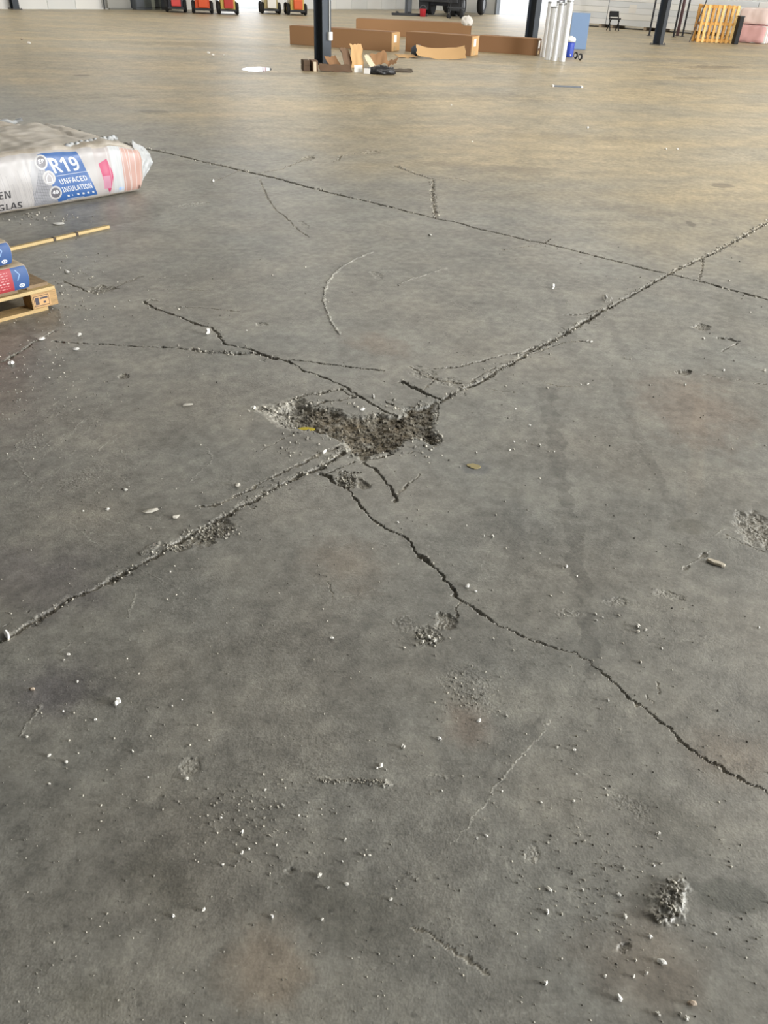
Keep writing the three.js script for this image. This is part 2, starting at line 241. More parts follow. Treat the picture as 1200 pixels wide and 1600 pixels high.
// f: h height of the surface, dust pale powder, soil brown earth, rough fine relief, pale scratch
const f = { h: 0, dust: 0, soil: 0, rough: 0, pale: 0, tyre: 0 };
function feature(x, z) {
  f.h = f.dust = f.soil = f.rough = f.pale = f.tyre = 0;
  const q = key(Math.floor(x / CELL), Math.floor(z / CELL)), list = grid.get(q), pl = pgrid.get(q);
  const inRim = x > rb.x0 - 0.06 && x < rb.x1 + 0.06 && z > rb.z0 - 0.06 && z < rb.z1 + 0.06;
  if (!list && !pl && !inRim) return f;
  const wx = x + 0.007 * noise(x * 21 + 70, z * 21) + 0.006 * noise(x * 55, z * 55) + 0.0032 * noise(x * 160 + 9, z * 160), wz = z + 0.007 * noise(x * 21, z * 21 + 33) + 0.006 * noise(x * 55 + 40, z * 55 + 7) + 0.0032 * noise(x * 160, z * 160 + 31);
  let lo = 0, hi = 0;
  if (list) for (const k of list) {
    const s = SEG[k], ax = wx - s.x1, az = wz - s.z1, t0 = (ax * s.dx + az * s.dz) / s.l2, t = clamp(t0), ex = ax - t * s.dx, ez = az - t * s.dz, d = Math.sqrt(ex * ex + ez * ez);
    if (d > s.R) continue;
    const along = 0.74 + 0.55 * noise(wx * 14 + s.d * 5, wz * 14), w = mix(s.w1, s.w2, t) * along, u = d / w;
    const taper = s.d < 0.85 ? mix(0.25, 1, sm(-0.35, 0.15, noise(wx * 9 + 5, wz * 9))) : 1;
    if (s.kind === 'crack') {
      const p = 1 - sm(0.25, 1.05, u); lo = Math.min(lo, -p * Math.min(0.02, 1.5 * w) * s.d * taper);
      if (u < 1) f.soil = Math.max(f.soil, 0.45 * (1 - u)); f.dust = Math.max(f.dust, 0.35 * (1 - sm(0.9, 2.2, u)) * clamp(0.5 + noise(wx * 40, wz * 40)));
      f.rough = Math.max(f.rough, 1 - sm(0.9, 1.8, u));
    } else if (s.kind === 'joint') {
      const p = 1 - sm(0.3, 0.9, u), sh = 1 - sm(0.9, 1.5 + 0.9 * noise(wx * 25, wz * 25), u), rub = 0.5 + 0.5 * noise(wx * 110, wz * 110);
      lo = Math.min(lo, -(p * 1.15 * w * s.d * (1 - 0.4 * rub * sm(0.5, 0.1, u)) + sh * 0.002));
      f.soil = Math.max(f.soil, 0.35 * p); f.dust = Math.max(f.dust, 0.55 * (1 - sm(0.6, 2.3, u)) * clamp(0.55 + noise(wx * 35, wz * 35))); f.rough = Math.max(f.rough, 1 - sm(0.8, 2, u));
    } else if (s.kind === 'groove') { lo = Math.min(lo, -(1 - sm(0.2, 1, u)) * 0.8 * w * s.d); f.soil = Math.max(f.soil, 0.3 * (1 - sm(0.2, 1, u))); }
    else if (s.kind === 'ridge') { const p = 1 - sm(0.1, 1, u); hi = Math.max(hi, p * Math.min(0.007, 0.75 * w) * s.d * (0.75 + 0.5 * noise(wx * 90, wz * 90))); f.dust = Math.max(f.dust, 0.5 * p); f.rough = Math.max(f.rough, p); }
    else if (s.kind === 'tyre') f.tyre = Math.max(f.tyre, s.d * (1 - sm(0.75, 1, u)) * clamp(0.75 + 0.5 * noise(wx * 18, wz * 18) + 0.35 * noise(wx * 45, wz * 45)));
    else f.pale = Math.max(f.pale, s.d * (1 - sm(0.3, 1, u)) * clamp(0.55 + 0.8 * noise(wx * 60, wz * 60)));
  }
  if (pl) for (const k of pl) {
    const p = PATCH[k], dx = wx - p.x, dz = wz - p.z, a = p.m[0] * dx + p.m[1] * dz, b = p.m[2] * dx + p.m[3] * dz, u = Math.sqrt(a * a + b * b) + 0.35 * noise(wx * 22 + k, wz * 22);
    if (u > 1.1) continue;
    const e = 1 - sm(0.6, 1.05, u), n = noise(wx * p.fr, wz * p.fr) + 0.6 * noise(wx * p.fr * 2.3, wz * p.fr * 2.3);
    const h = -p.d * e + p.ro * e * n * 0.55;
    if (h < 0) lo = Math.min(lo, h); else hi = Math.max(hi, h);
    f.rough = Math.max(f.rough, e * (p.d ? 1 : 0.7)); f.dust = Math.max(f.dust, e * clamp(0.25 + 0.5 * n) * (p.d ? 1 : 0.3)); f.soil = Math.max(f.soil, p.d > 0.004 ? e * 0.35 * clamp(0.5 - n) : 0);
  }
  if (inRim) {
    let d = rimDist(wx, wz) + 0.006 * noise(x * 38, z * 38);
    for (const p of PLATES) d -= 0.03 * (1 - sm(0.5, 1.2, Math.hypot((wx - p.x) / p.a, (wz - p.z) / p.b)));
    if (d > -0.02) {
      const left = 1 - sm(-0.46, -0.26, x - 0.12 * (z + 2.9)), wall = mix(0.042, 0.09, left), e = sm(0, wall, d);
      const n = 1.1 * noise(wx * 17 + 4, wz * 24) + 0.75 * noise(wx * 40, wz * 48) + 0.28 * noise(wx * 95, wz * 95);
      const dep = mix(0.018, 0.026, left) + 0.006 * noise(wx * 7 + 3, wz * 7);
      lo = Math.min(lo, -e * dep + 0.0062 * n * sm(-0.005, 0.03, d));
      f.rough = Math.max(f.rough, sm(-0.02, 0.005, d));
      f.soil = Math.max(f.soil, sm(0.3, 1, e) * (1 - left) * clamp(0.72 + 0.45 * noise(wx * 11 + 8, wz * 15) - 0.35 * n)); f.dust = Math.max(f.dust, sm(-0.015, 0.0, d) * mix(0.25 * clamp(0.4 + n), 0.85, left) * (1 - 0.7 * e * (1 - left)));
    }
  }
  f.h = lo + hi; return f;
}
function near(x, z, r) {                                                 // does any relief come within r of this place
  if (x > rb.x0 - 0.08 && x < rb.x1 + 0.08 && z > rb.z0 - 0.08 && z < rb.z1 + 0.08) return true;
  for (let a = Math.floor((x - r) / CELL); a <= Math.floor((x + r) / CELL); a++) for (let b = Math.floor((z - r) / CELL); b <= Math.floor((z + r) / CELL); b++) {
    const q = key(a, b);
    for (const k of grid.get(q) ?? []) { const s = SEG[k]; if (s.kind === 'scratch' || s.kind === 'tyre') continue; const t = clamp(((x - s.x1) * s.dx + (z - s.z1) * s.dz) / s.l2); if (Math.hypot(x - s.x1 - t * s.dx, z - s.z1 - t * s.dz) < s.R + r) return true; }
    for (const k of pgrid.get(q) ?? []) { const p = PATCH[k]; if (Math.hypot(x - p.x, z - p.z) < p.R + r) return true; }
  }
  return false;
}

// stains and tyre marks: [x, y, half length, half height, turn, softness, r, g, b multipliers]
const STAIN = [
  [1078, 822, 36, 14, 0, 0.25, 0.9, 0.9, 0.89],
  [1145, 1400, 75, 30, 0.25, 0.4, 0.8, 0.81, 0.8], [1150, 1180, 120, 60, 0.3, 0.9, 1.0, 0.96, 0.93], [420, 1510, 100, 90, 0.2, 0.6, 1.1, 1.05, 1.01], [540, 880, 90, 60, 0.3, 0.9, 1.02, 0.98, 0.95], [730, 1130, 70, 50, 0.6, 0.9, 1.03, 0.97, 0.94],
  [60, 900, 150, 90, 0.1, 0.9, 0.93, 0.92, 0.95], [70, 1080, 110, 70, -0.2, 0.9, 0.88, 0.87, 0.91], [250, 1380, 80, 60, 0.6, 0.8, 0.92, 0.92, 0.91], [560, 1430, 130, 80, 0.3, 0.8, 0.9, 0.9, 0.89], [140, 1560, 90, 50, 0, 0.8, 0.9, 0.9, 0.89], [1000, 1500, 140, 110, 0.5, 0.9, 0.97, 0.93, 0.9], [1080, 640, 140, 80, 0.4, 0.9, 1.04, 0.98, 0.95], [590, 535, 70, 24, 0.2, 0.9, 1.04, 0.98, 0.94],
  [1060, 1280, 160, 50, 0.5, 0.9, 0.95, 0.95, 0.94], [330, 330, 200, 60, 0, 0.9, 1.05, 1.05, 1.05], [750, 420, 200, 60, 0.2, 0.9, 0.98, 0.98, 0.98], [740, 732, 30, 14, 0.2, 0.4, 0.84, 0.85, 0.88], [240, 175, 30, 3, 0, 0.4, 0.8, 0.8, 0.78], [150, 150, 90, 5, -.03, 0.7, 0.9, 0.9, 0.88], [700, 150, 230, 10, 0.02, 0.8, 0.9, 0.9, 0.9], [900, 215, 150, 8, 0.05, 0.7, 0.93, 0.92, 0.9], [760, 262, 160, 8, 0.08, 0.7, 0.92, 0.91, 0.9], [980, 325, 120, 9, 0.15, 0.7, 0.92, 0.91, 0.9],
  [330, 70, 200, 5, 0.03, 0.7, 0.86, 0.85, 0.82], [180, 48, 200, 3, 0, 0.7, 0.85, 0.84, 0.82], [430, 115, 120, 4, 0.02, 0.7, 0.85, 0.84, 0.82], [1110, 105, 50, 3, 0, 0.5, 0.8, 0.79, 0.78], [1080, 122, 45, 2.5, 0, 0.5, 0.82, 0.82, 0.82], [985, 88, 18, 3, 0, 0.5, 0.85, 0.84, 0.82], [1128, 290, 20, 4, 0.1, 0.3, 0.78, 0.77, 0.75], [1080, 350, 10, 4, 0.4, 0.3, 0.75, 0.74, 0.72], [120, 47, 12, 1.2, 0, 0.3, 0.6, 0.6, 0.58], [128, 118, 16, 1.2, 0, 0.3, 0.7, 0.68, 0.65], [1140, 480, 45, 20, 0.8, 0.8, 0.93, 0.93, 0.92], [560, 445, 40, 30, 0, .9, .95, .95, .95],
  [1090, 700, 16, 150, 0.05, 0.35, 1.04, 1.03, 1.02], [930, 900, 60, 120, 0.1, 0.8, 0.96, 0.96, 0.96],
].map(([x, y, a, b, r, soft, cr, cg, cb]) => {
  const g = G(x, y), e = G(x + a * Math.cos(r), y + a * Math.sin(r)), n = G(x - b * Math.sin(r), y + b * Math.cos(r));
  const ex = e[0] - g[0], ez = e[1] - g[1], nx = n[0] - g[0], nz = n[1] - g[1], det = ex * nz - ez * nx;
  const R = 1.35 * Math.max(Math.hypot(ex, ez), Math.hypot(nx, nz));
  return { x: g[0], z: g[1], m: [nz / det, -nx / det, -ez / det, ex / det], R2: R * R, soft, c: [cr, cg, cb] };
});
// the joint between the near pour and the tan, dustier pour beyond it
const J0 = G(1200, 468), J1 = G(284, 244), JL = Math.hypot(J1[0] - J0[0], J1[1] - J0[1]), JN = [-(J1[1] - J0[1]) / JL, (J1[0] - J0[0]) / JL];
const JS = (-J0[0] * JN[0] - J0[1] * JN[1]) > 0 ? -1 : 1, pastJoint = (x, z) => JS * ((x - J0[0]) * JN[0] + (z - J0[1]) * JN[1]);
const col = [0, 0, 0];
let bumpMM = 0, LIVE = STAIN;
function ground(x, z, px, withFeature) {                                 // colour and fine relief of the concrete; px: metres per texel
  const m1 = fbm(x * 0.9 + 3, z * 0.9, 4), m2 = fbm(x * 4 + 11, z * 4 + 5, 4), m3 = fbm(x * 19, z * 19 + 2, 3), st = fbm(x * 1.1 - z * 0.4 + 50, z * 4.5 + x * 1.6, 3);
  const sw = noise(x * 26 + z * 11, z * 7 - x * 5) * 0.6 + noise(x * 60 + z * 30, z * 15 - x * 11) * 0.4;
  let v = 1 + 0.1 * m1 + 0.17 * m2 + 0.2 * m3 + 0.06 * st + 0.05 * sw, r = 137, g = 135, b = 127;
  const warm = fbm(x * 1.5 + 90, z * 1.5 + 40, 3);
  r += 3.5 * warm; b -= 3 * warm;
  // tan dust lies on the pour beyond the joint, in drifts and sweeps
  const past = pastJoint(x, z) + 0.9 * fbm(x * 0.8 + 7, z * 1.1, 3), sweep = fbm(x * 0.35 + 20, z * 0.9 + x * 0.2, 4);
  const tan = clamp(sm(-0.05, 2.2, past) * (0.8 + 0.7 * sweep) + 0.1 * m2);
  r = mix(r, 162, tan); g = mix(g, 147, tan); b = mix(b, 117, tan);
  v += tan * (0.12 * sweep - 0.05 * m1);
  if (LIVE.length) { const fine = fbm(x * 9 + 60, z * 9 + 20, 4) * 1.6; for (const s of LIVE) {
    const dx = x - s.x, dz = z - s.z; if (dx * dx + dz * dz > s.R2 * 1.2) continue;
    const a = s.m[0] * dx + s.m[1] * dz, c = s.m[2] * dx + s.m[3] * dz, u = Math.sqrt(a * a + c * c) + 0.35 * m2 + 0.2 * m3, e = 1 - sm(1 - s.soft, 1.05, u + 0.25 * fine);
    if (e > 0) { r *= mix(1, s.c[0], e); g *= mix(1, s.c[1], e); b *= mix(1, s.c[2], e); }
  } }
  // fine relief
  let h = 0.16 * m3 + 0.12 * m2 + 0.1 * sw;
  const grain = px < 0.0045 ? noise(x * 210, z * 210) + 0.6 * noise(x * 430, z * 430) : 0;
  const worn = clamp(0.45 + 0.9 * fbm(x * 2.3 + 31, z * 2.3, 3));
  h += (0.08 + 0.15 * worn) * grain; v += 0.085 * grain * (0.4 + worn);
  h += 0.3 * noise(x * 75, z * 75) * worn; v += 0.07 * noise(x * 95 + 40, z * 95);
  const spk = px < 0.008 ? noise(x * 120 + 5, z * 120) : 0; if (spk > 0.66) { const k = (spk - 0.66) * 1.6; r = mix(r, 205, k); g = mix(g, 203, k); b = mix(b, 194, k); }
  const drk = noise(x * 60 + 15, z * 60 + 3); if (drk > 0.55) v -= (drk - 0.55) * 0.45;
  if (withFeature) {
    const q = feature(x, z);
    if (q.rough > 0) { h += q.rough * (1.1 * noise(x * 120, z * 120) + 0.9 * noise(x * 260, z * 260)) * 0.55; v += q.rough * 0.09 * noise(x * 150, z * 150 + 8); }
    if (q.tyre > 0) v *= 1 - 0.2 * q.tyre;
    if (q.pale > 0) { const k = Math.min(0.8, q.pale * 1.5); r = mix(r, 178, k); g = mix(g, 176, k); b = mix(b, 166, k); h += 0.6 * q.pale; }
    if (q.dust > 0) { const k = 0.8 * q.dust; r = mix(r, 186, k); g = mix(g, 182, k); b = mix(b, 170, k); }
    if (q.soil > 0) { r = mix(r, 117, q.soil); g = mix(g, 106, q.soil); b = mix(b, 86, q.soil); }
  }
  col[0] = r * v; col[1] = g * v; col[2] = b * v; bumpMM = h;
}
function groundTex(x0, z0, w, d, nx, nz, withFeature) {
  const c = new Uint8Array(nx * nz * 4), b = new Uint8Array(nx * nz * 4), px = w / nx;
  const BL = 48, reach = Math.hypot(w / nx, d / nz) * BL * 0.75;
  for (let bj = 0; bj < nz; bj += BL) for (let bi = 0; bi < nx; bi += BL) { const mx = x0 + (bi + BL / 2) / nx * w, mz = z0 + (bj + BL / 2) / nz * d; LIVE = STAIN.filter((s) => Math.hypot(mx - s.x, mz - s.z) < Math.sqrt(s.R2 * 1.2) + reach);
  for (let j = bj; j < Math.min(nz, bj + BL); j++) for (let i = bi; i < Math.min(nx, bi + BL); i++) {
    ground(x0 + (i + 0.5) / nx * w, z0 + (j + 0.5) / nz * d, px, withFeature);
    const o = (j * nx + i) * 4; c[o] = clamp(col[0], 0, 255); c[o + 1] = clamp(col[1], 0, 255); c[o + 2] = clamp(col[2], 0, 255); c[o + 3] = 255;
    b[o] = b[o + 1] = b[o + 2] = clamp(128 + bumpMM * 42.5, 0, 255); b[o + 3] = 255;
  } }
  const T = (a, srgb) => { const t = new THREE.DataTexture(a, nx, nz); t.magFilter = t.minFilter = THREE.LinearFilter; t.wrapS = t.wrapT = THREE.ClampToEdgeWrapping; if (srgb) t.colorSpace = THREE.SRGBColorSpace; t.needsUpdate = true; return t; };
  return [T(c, true), T(b, false)];
}
const FLOOR_ROUGH = 0.46;
const floor = new THREE.Group(); floor.name = 'floor'; scene.add(floor);
tag(floor, 'cracked grey concrete warehouse floor, worn and dusty, with a broken hole', 'floor', null, 'structure');
// slab pieces: x0, x1, z0, z1, texture size, coarse cell, fine parts per cell (0: flat)
const SLABS = [[-1.6, 1.8, -2.4, -0.2, 1360, 1760, 0.05, 16, 2], [-3.2, 3.4, -5, -2.4, 1640, 1292, 0.05, 14, 2], [-5.6, 6.4, -10, -5, 2048, 854, 0.1, 14, 1], [-12, 14, -24, -10, 2048, 1102, 0, 0, 1]];
SLABS.flatMap(([x0, x1, z0, z1, nx, nz, cell, n, parts], at) => [...Array(parts).keys()].map((k) => [x0 + (x1 - x0) * k / parts, x0 + (x1 - x0) * (k + 1) / parts, z0, z1, nx, nz, cell, n, at])).forEach(([x0, x1, z0, z1, nx, nz, cell, n, at]) => {
  const w = x1 - x0, d = z1 - z0, [map, bumpMap] = groundTex(x0, z0, w, d, nx, nz, at < 3);
  const m = new THREE.MeshStandardMaterial({ map, bumpMap, bumpScale: 0.006, roughness: FLOOR_ROUGH });
  const pos = [], nor = [], uv = [], idx = [];
  const H = (x, z) => cell ? feature(x, z).h : 0;
  const put = (x, y, z, a, b, c) => { pos.push(x, y, z); nor.push(a, b, c); uv.push((x - x0) / w, (z - z0) / d); return pos.length / 3 - 1; };
  if (!cell) { const a = put(x0, 0, z0, 0, 1, 0), b = put(x1, 0, z0, 0, 1, 0), c = put(x1, 0, z1, 0, 1, 0), e = put(x0, 0, z1, 0, 1, 0); idx.push(a, c, b, a, e, c); }
  else {
    const cx = Math.round(w / cell), cz = Math.round(d / cell), on = new Uint8Array(cx * cz);
    for (let j = 0; j < cz; j++) for (let i = 0; i < cx; i++) on[j * cx + i] = near(x0 + (i + 0.5) * cell, z0 + (j + 0.5) * cell, cell * 0.72) ? 1 : 0;
    const fine = (i, j) => i < 0 || j < 0 || i >= cx || j >= cz ? 2 : on[j * cx + i];
    const e = 0.0016;
    for (let j = 0; j < cz; j++) for (let i = 0; i < cx; i++) {
      const k = on[j * cx + i] ? n : 1, X = x0 + i * cell, Z = z0 + j * cell, base = pos.length / 3;
      const flat = [!fine(i - 1, j), !fine(i + 1, j), !fine(i, j - 1), !fine(i, j + 1)];
      for (let b = 0; b <= k; b++) for (let a = 0; a <= k; a++) {
        const x = X + a / k * cell, z = Z + b / k * cell;
        let h = 0, nx_ = 0, nz_ = 0;
        if (k > 1 && !((a === 0 && flat[0]) || (a === k && flat[1]) || (b === 0 && flat[2]) || (b === k && flat[3]))) { h = H(x, z); nx_ = (H(x - e, z) - H(x + e, z)) / (2 * e); nz_ = (H(x, z - e) - H(x, z + e)) / (2 * e); }
        const l = Math.hypot(nx_, 1, nz_); put(x, h, z, nx_ / l, 1 / l, nz_ / l);
      }
      for (let b = 0; b < k; b++) for (let a = 0; a < k; a++) { const p = base + b * (k + 1) + a; idx.push(p, p + k + 1, p + 1, p + 1, p + k + 1, p + k + 2); }
    }
  }
  const g = new THREE.BufferGeometry(); g.setAttribute('position', new THREE.Float32BufferAttribute(pos, 3)); g.setAttribute('normal', new THREE.Float32BufferAttribute(nor, 3)); g.setAttribute('uv', new THREE.Float32BufferAttribute(uv, 2)); g.setIndex(idx);
  mesh('concrete_slab', g, m, floor);
  console.log('slab', at, idx.length / 3, 'triangles');
});
{ // the same pour on either side of those slabs, then the rest of the hall's floor
  const flat = (outer, inner, u0, v0, us, vs, map, bumpMap) => {
    const ring = (P, p) => (p.forEach(([x, z], k) => k ? P.lineTo(x, z) : P.moveTo(x, z)), P), sh = ring(new THREE.Shape(), outer); sh.holes.push(ring(new THREE.Path(), inner));
    const g = new THREE.ShapeGeometry(sh), p = g.attributes.position, u = g.attributes.uv, nn = g.attributes.normal, a = g.index.array;
    for (let k = 0; k < a.length; k += 3) { const t = a[k + 1]; a[k + 1] = a[k + 2]; a[k + 2] = t; }
    for (let k = 0; k < p.count; k++) { const x = p.getX(k), z = p.getY(k); p.setXYZ(k, x, 0, z); u.setXY(k, (x - u0) / us, (z - v0) / vs); nn.setXYZ(k, 0, 1, 0); }
    mesh('concrete_slab', g, new THREE.MeshStandardMaterial({ map, bumpMap, bumpScale: 0.006, roughness: FLOOR_ROUGH }), floor);
  };
  const step = []; for (const q of SLABS.slice(0, 3).reverse()) step.push([q[0], q[2]], [q[0], q[3]]); for (const q of SLABS.slice(0, 3)) step.push([q[1], q[3]], [q[1], q[2]]);
  flat([[-14, -10], [-14, 6], [10, 6], [10, -10]], step.map(([x, z]) => [x, z === -10 ? -9.9999 : z]), -14, -10, 24, 16, ...groundTex(-14, -10, 24, 16, 1440, 960, false));
  const corners = [[HALL.a0, HALL.b0], [HALL.a1, HALL.b0], [HALL.a1, HALL.b1], [HALL.a0, HALL.b1]].map(([a, b]) => { const p = W(a, b); return [p.x, p.z]; });
  const tex = groundTex(6, -40, 16, 16, 1024, 1024, false); for (const t of tex) t.wrapS = t.wrapT = THREE.MirroredRepeatWrapping;
  flat(corners, [[-12, -24], [-12, -10], [-14, -10], [-14, 6], [10, 6], [10, -10], [14, -10], [14, -24]], 0, 0, 16, 16, ...tex);
  const s = new THREE.PlaneGeometry(14, 12).rotateX(-Math.PI / 2).translate(0, -0.16, -5); mesh('subgrade', s, mat(92, 82, 64, 0.95), floor);
}

// ------------------------------------------------------------------ the hall
const hallTurn = (o) => { o.rotation.y = TURN; return o; };             // local x runs along a, z along b
function wallGroup(name, label) { const g = new THREE.Group(); g.name = name; hallTurn(g); scene.add(g); return tag(g, label, 'wall', null, 'structure'); }
const wallMats = [mat(226, 227, 226, 0.6), mat(220, 222, 222, 0.6), mat(230, 230, 228, 0.6)], girt = mat(120, 124, 128, 0.5);
// a wall of upright insulated panels about 1.2 m wide, with openings [from, to, top]
function panelWall(g, from, to, at, axis, out, openings) {
  const t = 0.22; let u = from;
  const cuts = [from, ...openings.flatMap((o) => [o[0], o[1]]), to];
  for (let k = 0; k + 1 < cuts.length; k++) {
    const open = openings.find((o) => o[0] === cuts[k] && o[1] === cuts[k + 1]), y0 = open ? open[2] : 0, len = cuts[k + 1] - cuts[k], n = Math.max(1, Math.round(len / 1.2));
    for (let i = 0; i < n; i++) {
      const c = cuts[k] + (i + 0.5) * len / n, w = len / n - 0.012, h = HALL.h - y0;
      mesh('wall_panel', axis === 'a' ? box(w, h, t, c, y0 + h / 2, at + out * t / 2, 0.01) : box(t, h, w, at + out * t / 2, y0 + h / 2, c, 0.01), wallMats[(i * 7 + k) % 3], g);
    }
  }
  // the sheet behind the joints
  for (let k = 0; k + 1 < cuts.length; k++) { const open = openings.find((o) => o[0] === cuts[k] && o[1] === cuts[k + 1]), y0 = open ? open[2] : 0, len = cuts[k + 1] - cuts[k], c = (cuts[k] + cuts[k + 1]) / 2, h = HALL.h - y0; mesh('wall_sheet', axis === 'a' ? box(len, h, 0.05, c, y0 + h / 2, at + out * (t + 0.03)) : box(0.05, h, len, at + out * (t + 0.03), y0 + h / 2, c), girt, g); }
}
const op = (wall) => DAY.filter((d) => d[0] === wall).map((d) => [d[1] - d[2] / 2, d[1] + d[2] / 2, d[3]]);
const wl = wallGroup('wall_left', 'white panelled long wall behind the parked lifts'); panelWall(wl, HALL.a0, HALL.a1, HALL.b0, 'a', -1, op('left'));
const wf = wallGroup('wall_far', 'white panelled end wall behind the truck and racks'); panelWall(wf, HALL.b0, HALL.b1, HALL.a1, 'b', 1, op('far'));
const wr = wallGroup('wall_right', 'white panelled long wall with tall open dock doors'); panelWall(wr, HALL.a0, HALL.a1, HALL.b1, 'a', 1, op('right'));
const wb = wallGroup('wall_back', 'white panelled end wall behind the viewer'); panelWall(wb, HALL.b0, HALL.b1, HALL.a0, 'b', -1, []);
{
  const c = mesh('ceiling', box(HALL.a1 - HALL.a0 + 1, 0.25, HALL.b1 - HALL.b0 + 1, (HALL.a0 + HALL.a1) / 2, HALL.h + 0.125, (HALL.b0 + HALL.b1) / 2), mat(128, 130, 132, 0.8), scene); hallTurn(c); tag(c, 'grey metal roof deck over the hall', 'ceiling', null, 'structure');
  const o = mesh('ground_outside', new THREE.RingGeometry(30, 140, 48).rotateX(-Math.PI / 2), mat(190, 188, 182, 0.9), scene); const m = W(13, -11); o.position.set(m.x, -0.06, m.z); tag(o, 'pale concrete yard outside the open doors', 'ground', null, 'structure');
}
// ------------------------------------------------------------------ steel columns
const steel = mat(62, 68, 76, 0.45, { metalness: 0.35 }), steelPale = mat(128, 133, 140, 0.5, { metalness: 0.2 }), plateM = mat(70, 70, 70, 0.6);
function column(label, a, b, s = 0.25, m = steel) {
  const t = thing('steel_column', label, 'column', W(a, b), TURN, null), H = HALL.h - 0.02, fl = 0.016;
  mesh('flange', box(s, H, fl, 0, H / 2 + 0.02, s / 2 - fl / 2, 0.002), m, t); mesh('flange', box(s, H, fl, 0, H / 2 + 0.02, -s / 2 + fl / 2, 0.002), m, t); mesh('web', box(0.012, H, s - 2 * fl, 0, H / 2 + 0.02, 0, 0.002), m, t);
  const p = mesh('base_plate', box(s + 0.14, 0.022, s + 0.14, 0, 0.011, 0, 0.003), plateM, t);
  for (const [x, z] of [[-1, -1], [1, -1], [1, 1], [-1, 1]]) mesh('anchor_bolt', cyl(0.014, 0.04, x * (s / 2 + 0.035), 0.04, z * (s / 2 + 0.035), 'y', 6), plateM, p);
  return t;
}
{
  const c = column('dark steel column with torn cardboard heaped about its foot', 12.95, -13.25);
  mesh('outlet_box', box(0.1, 0.15, 0.06, 0.06, 0.5, 0.155, 0.008), mat(225, 225, 222, 0.5), c); mesh('conduit', cyl(0.011, 3.4, 0.06, 2.27, 0.142, 'y', 8), mat(205, 206, 205, 0.5), c);
}
column('dark steel column behind the standing silver tubes', 20.95, -13.35);
column('dark steel column standing clear beside the leaning pallets', 28.0, -12.95);
column('dark steel wall column at the plain end of the white wall', 16.9, -34.2);
column('grey steel column with a dark foot beside the red bucket', 34.9, -29.6, 0.25, steelPale);
column('grey steel column rising behind the blue board', 34.4, -20.6, 0.2, steelPale);

// ------------------------------------------------------------------ insulation packs on the left
function packGeo(L, H, D, r, f, nx = 70, ny = 18, nz = 40) {           // a stuffed rectangular pack, base on y = 0
  const g = new THREE.BoxGeometry(2, 2, 2, nx, ny, nz), p = g.attributes.position;
  for (let i = 0; i < p.count; i++) { const q = f(p.getX(i), p.getY(i), p.getZ(i)); p.setXYZ(i, q[0], q[1], q[2]); }
  g.computeVertexNormals(); return g;
}
const roundTo = (x, y, z, a, b, c, r) => { const X = x * a, Y = y * b, Z = z * c, ix = clamp(X, -(a - r), a - r), iy = clamp(Y, -(b - r), b - r), iz = clamp(Z, -(c - r), c - r), dx = X - ix, dy = Y - iy, dz = Z - iz, l = Math.hypot(dx, dy, dz); return l < 1e-6 ? [X, Y, Z] : [ix + dx / l * Math.min(l, r), iy + dy / l * Math.min(l, r), iz + dz / l * Math.min(l, r)]; };
function packShape(L, H, D, sd, off = 0) {
  return (x, y, z) => {
    let [X, Y, Z] = roundTo(x, y, z, L / 2 + off, H / 2 + off, D / 2 + off, 0.07);
    const top = sm(0.0, H / 2, Y), fr = sm(D / 2 - 0.15, D / 2, Math.abs(Z));
    Y += top * (0.022 * noise(X * 2.2 + sd, Z * 2.2) + 0.012 * noise(X * 8 + sd, Z * 8) - 0.03 * Math.exp(-(((X - L * 0.34 + 0.15 * Z) / 0.03) ** 2)) * clamp(0.6 - Z) - 0.05 * sm(L / 2 - 0.3, L / 2, X));
    Z += Math.sign(Z) * fr * (0.012 * noise(X * 3 + sd, Y * 5) + 0.006 * noise(X * 17 + 3, Y * 4 + sd) + 0.02 * (1 - (2 * Y / H) ** 2));
    X += sm(L / 2 - 0.12, L / 2, Math.abs(X)) * Math.sign(X) * (0.03 * (1 - (2 * Y / H) ** 2) + 0.015 * noise(Z * 9, Y * 9));
    return [X, Y + H / 2, Z];
  };
}
const wrapTop = new THREE.MeshStandardMaterial({ roughness: 0.42, map: dataTex(512, 256, (d, w, h) => { for (let j = 0; j < h; j++) for (let i = 0; i < w; i++) { const n = fbm(i / 60, j / 30, 5), m = fbm(i / 9, j / 9 + 40, 3), k = clamp(0.5 + 0.8 * n + 0.2 * m), o = (j * w + i) * 4; d[o] = mix(150, 205, k); d[o + 1] = mix(139, 198, k); d[o + 2] = mix(122, 188, k); d[o + 3] = 255; } }) });
const film = new THREE.MeshPhysicalMaterial({ color: rgb(190, 192, 192), roughness: 0.35, transmission: 0.25, thickness: 0, side: THREE.DoubleSide });
const pinkBatt = mat(226, 176, 164, 0.85);
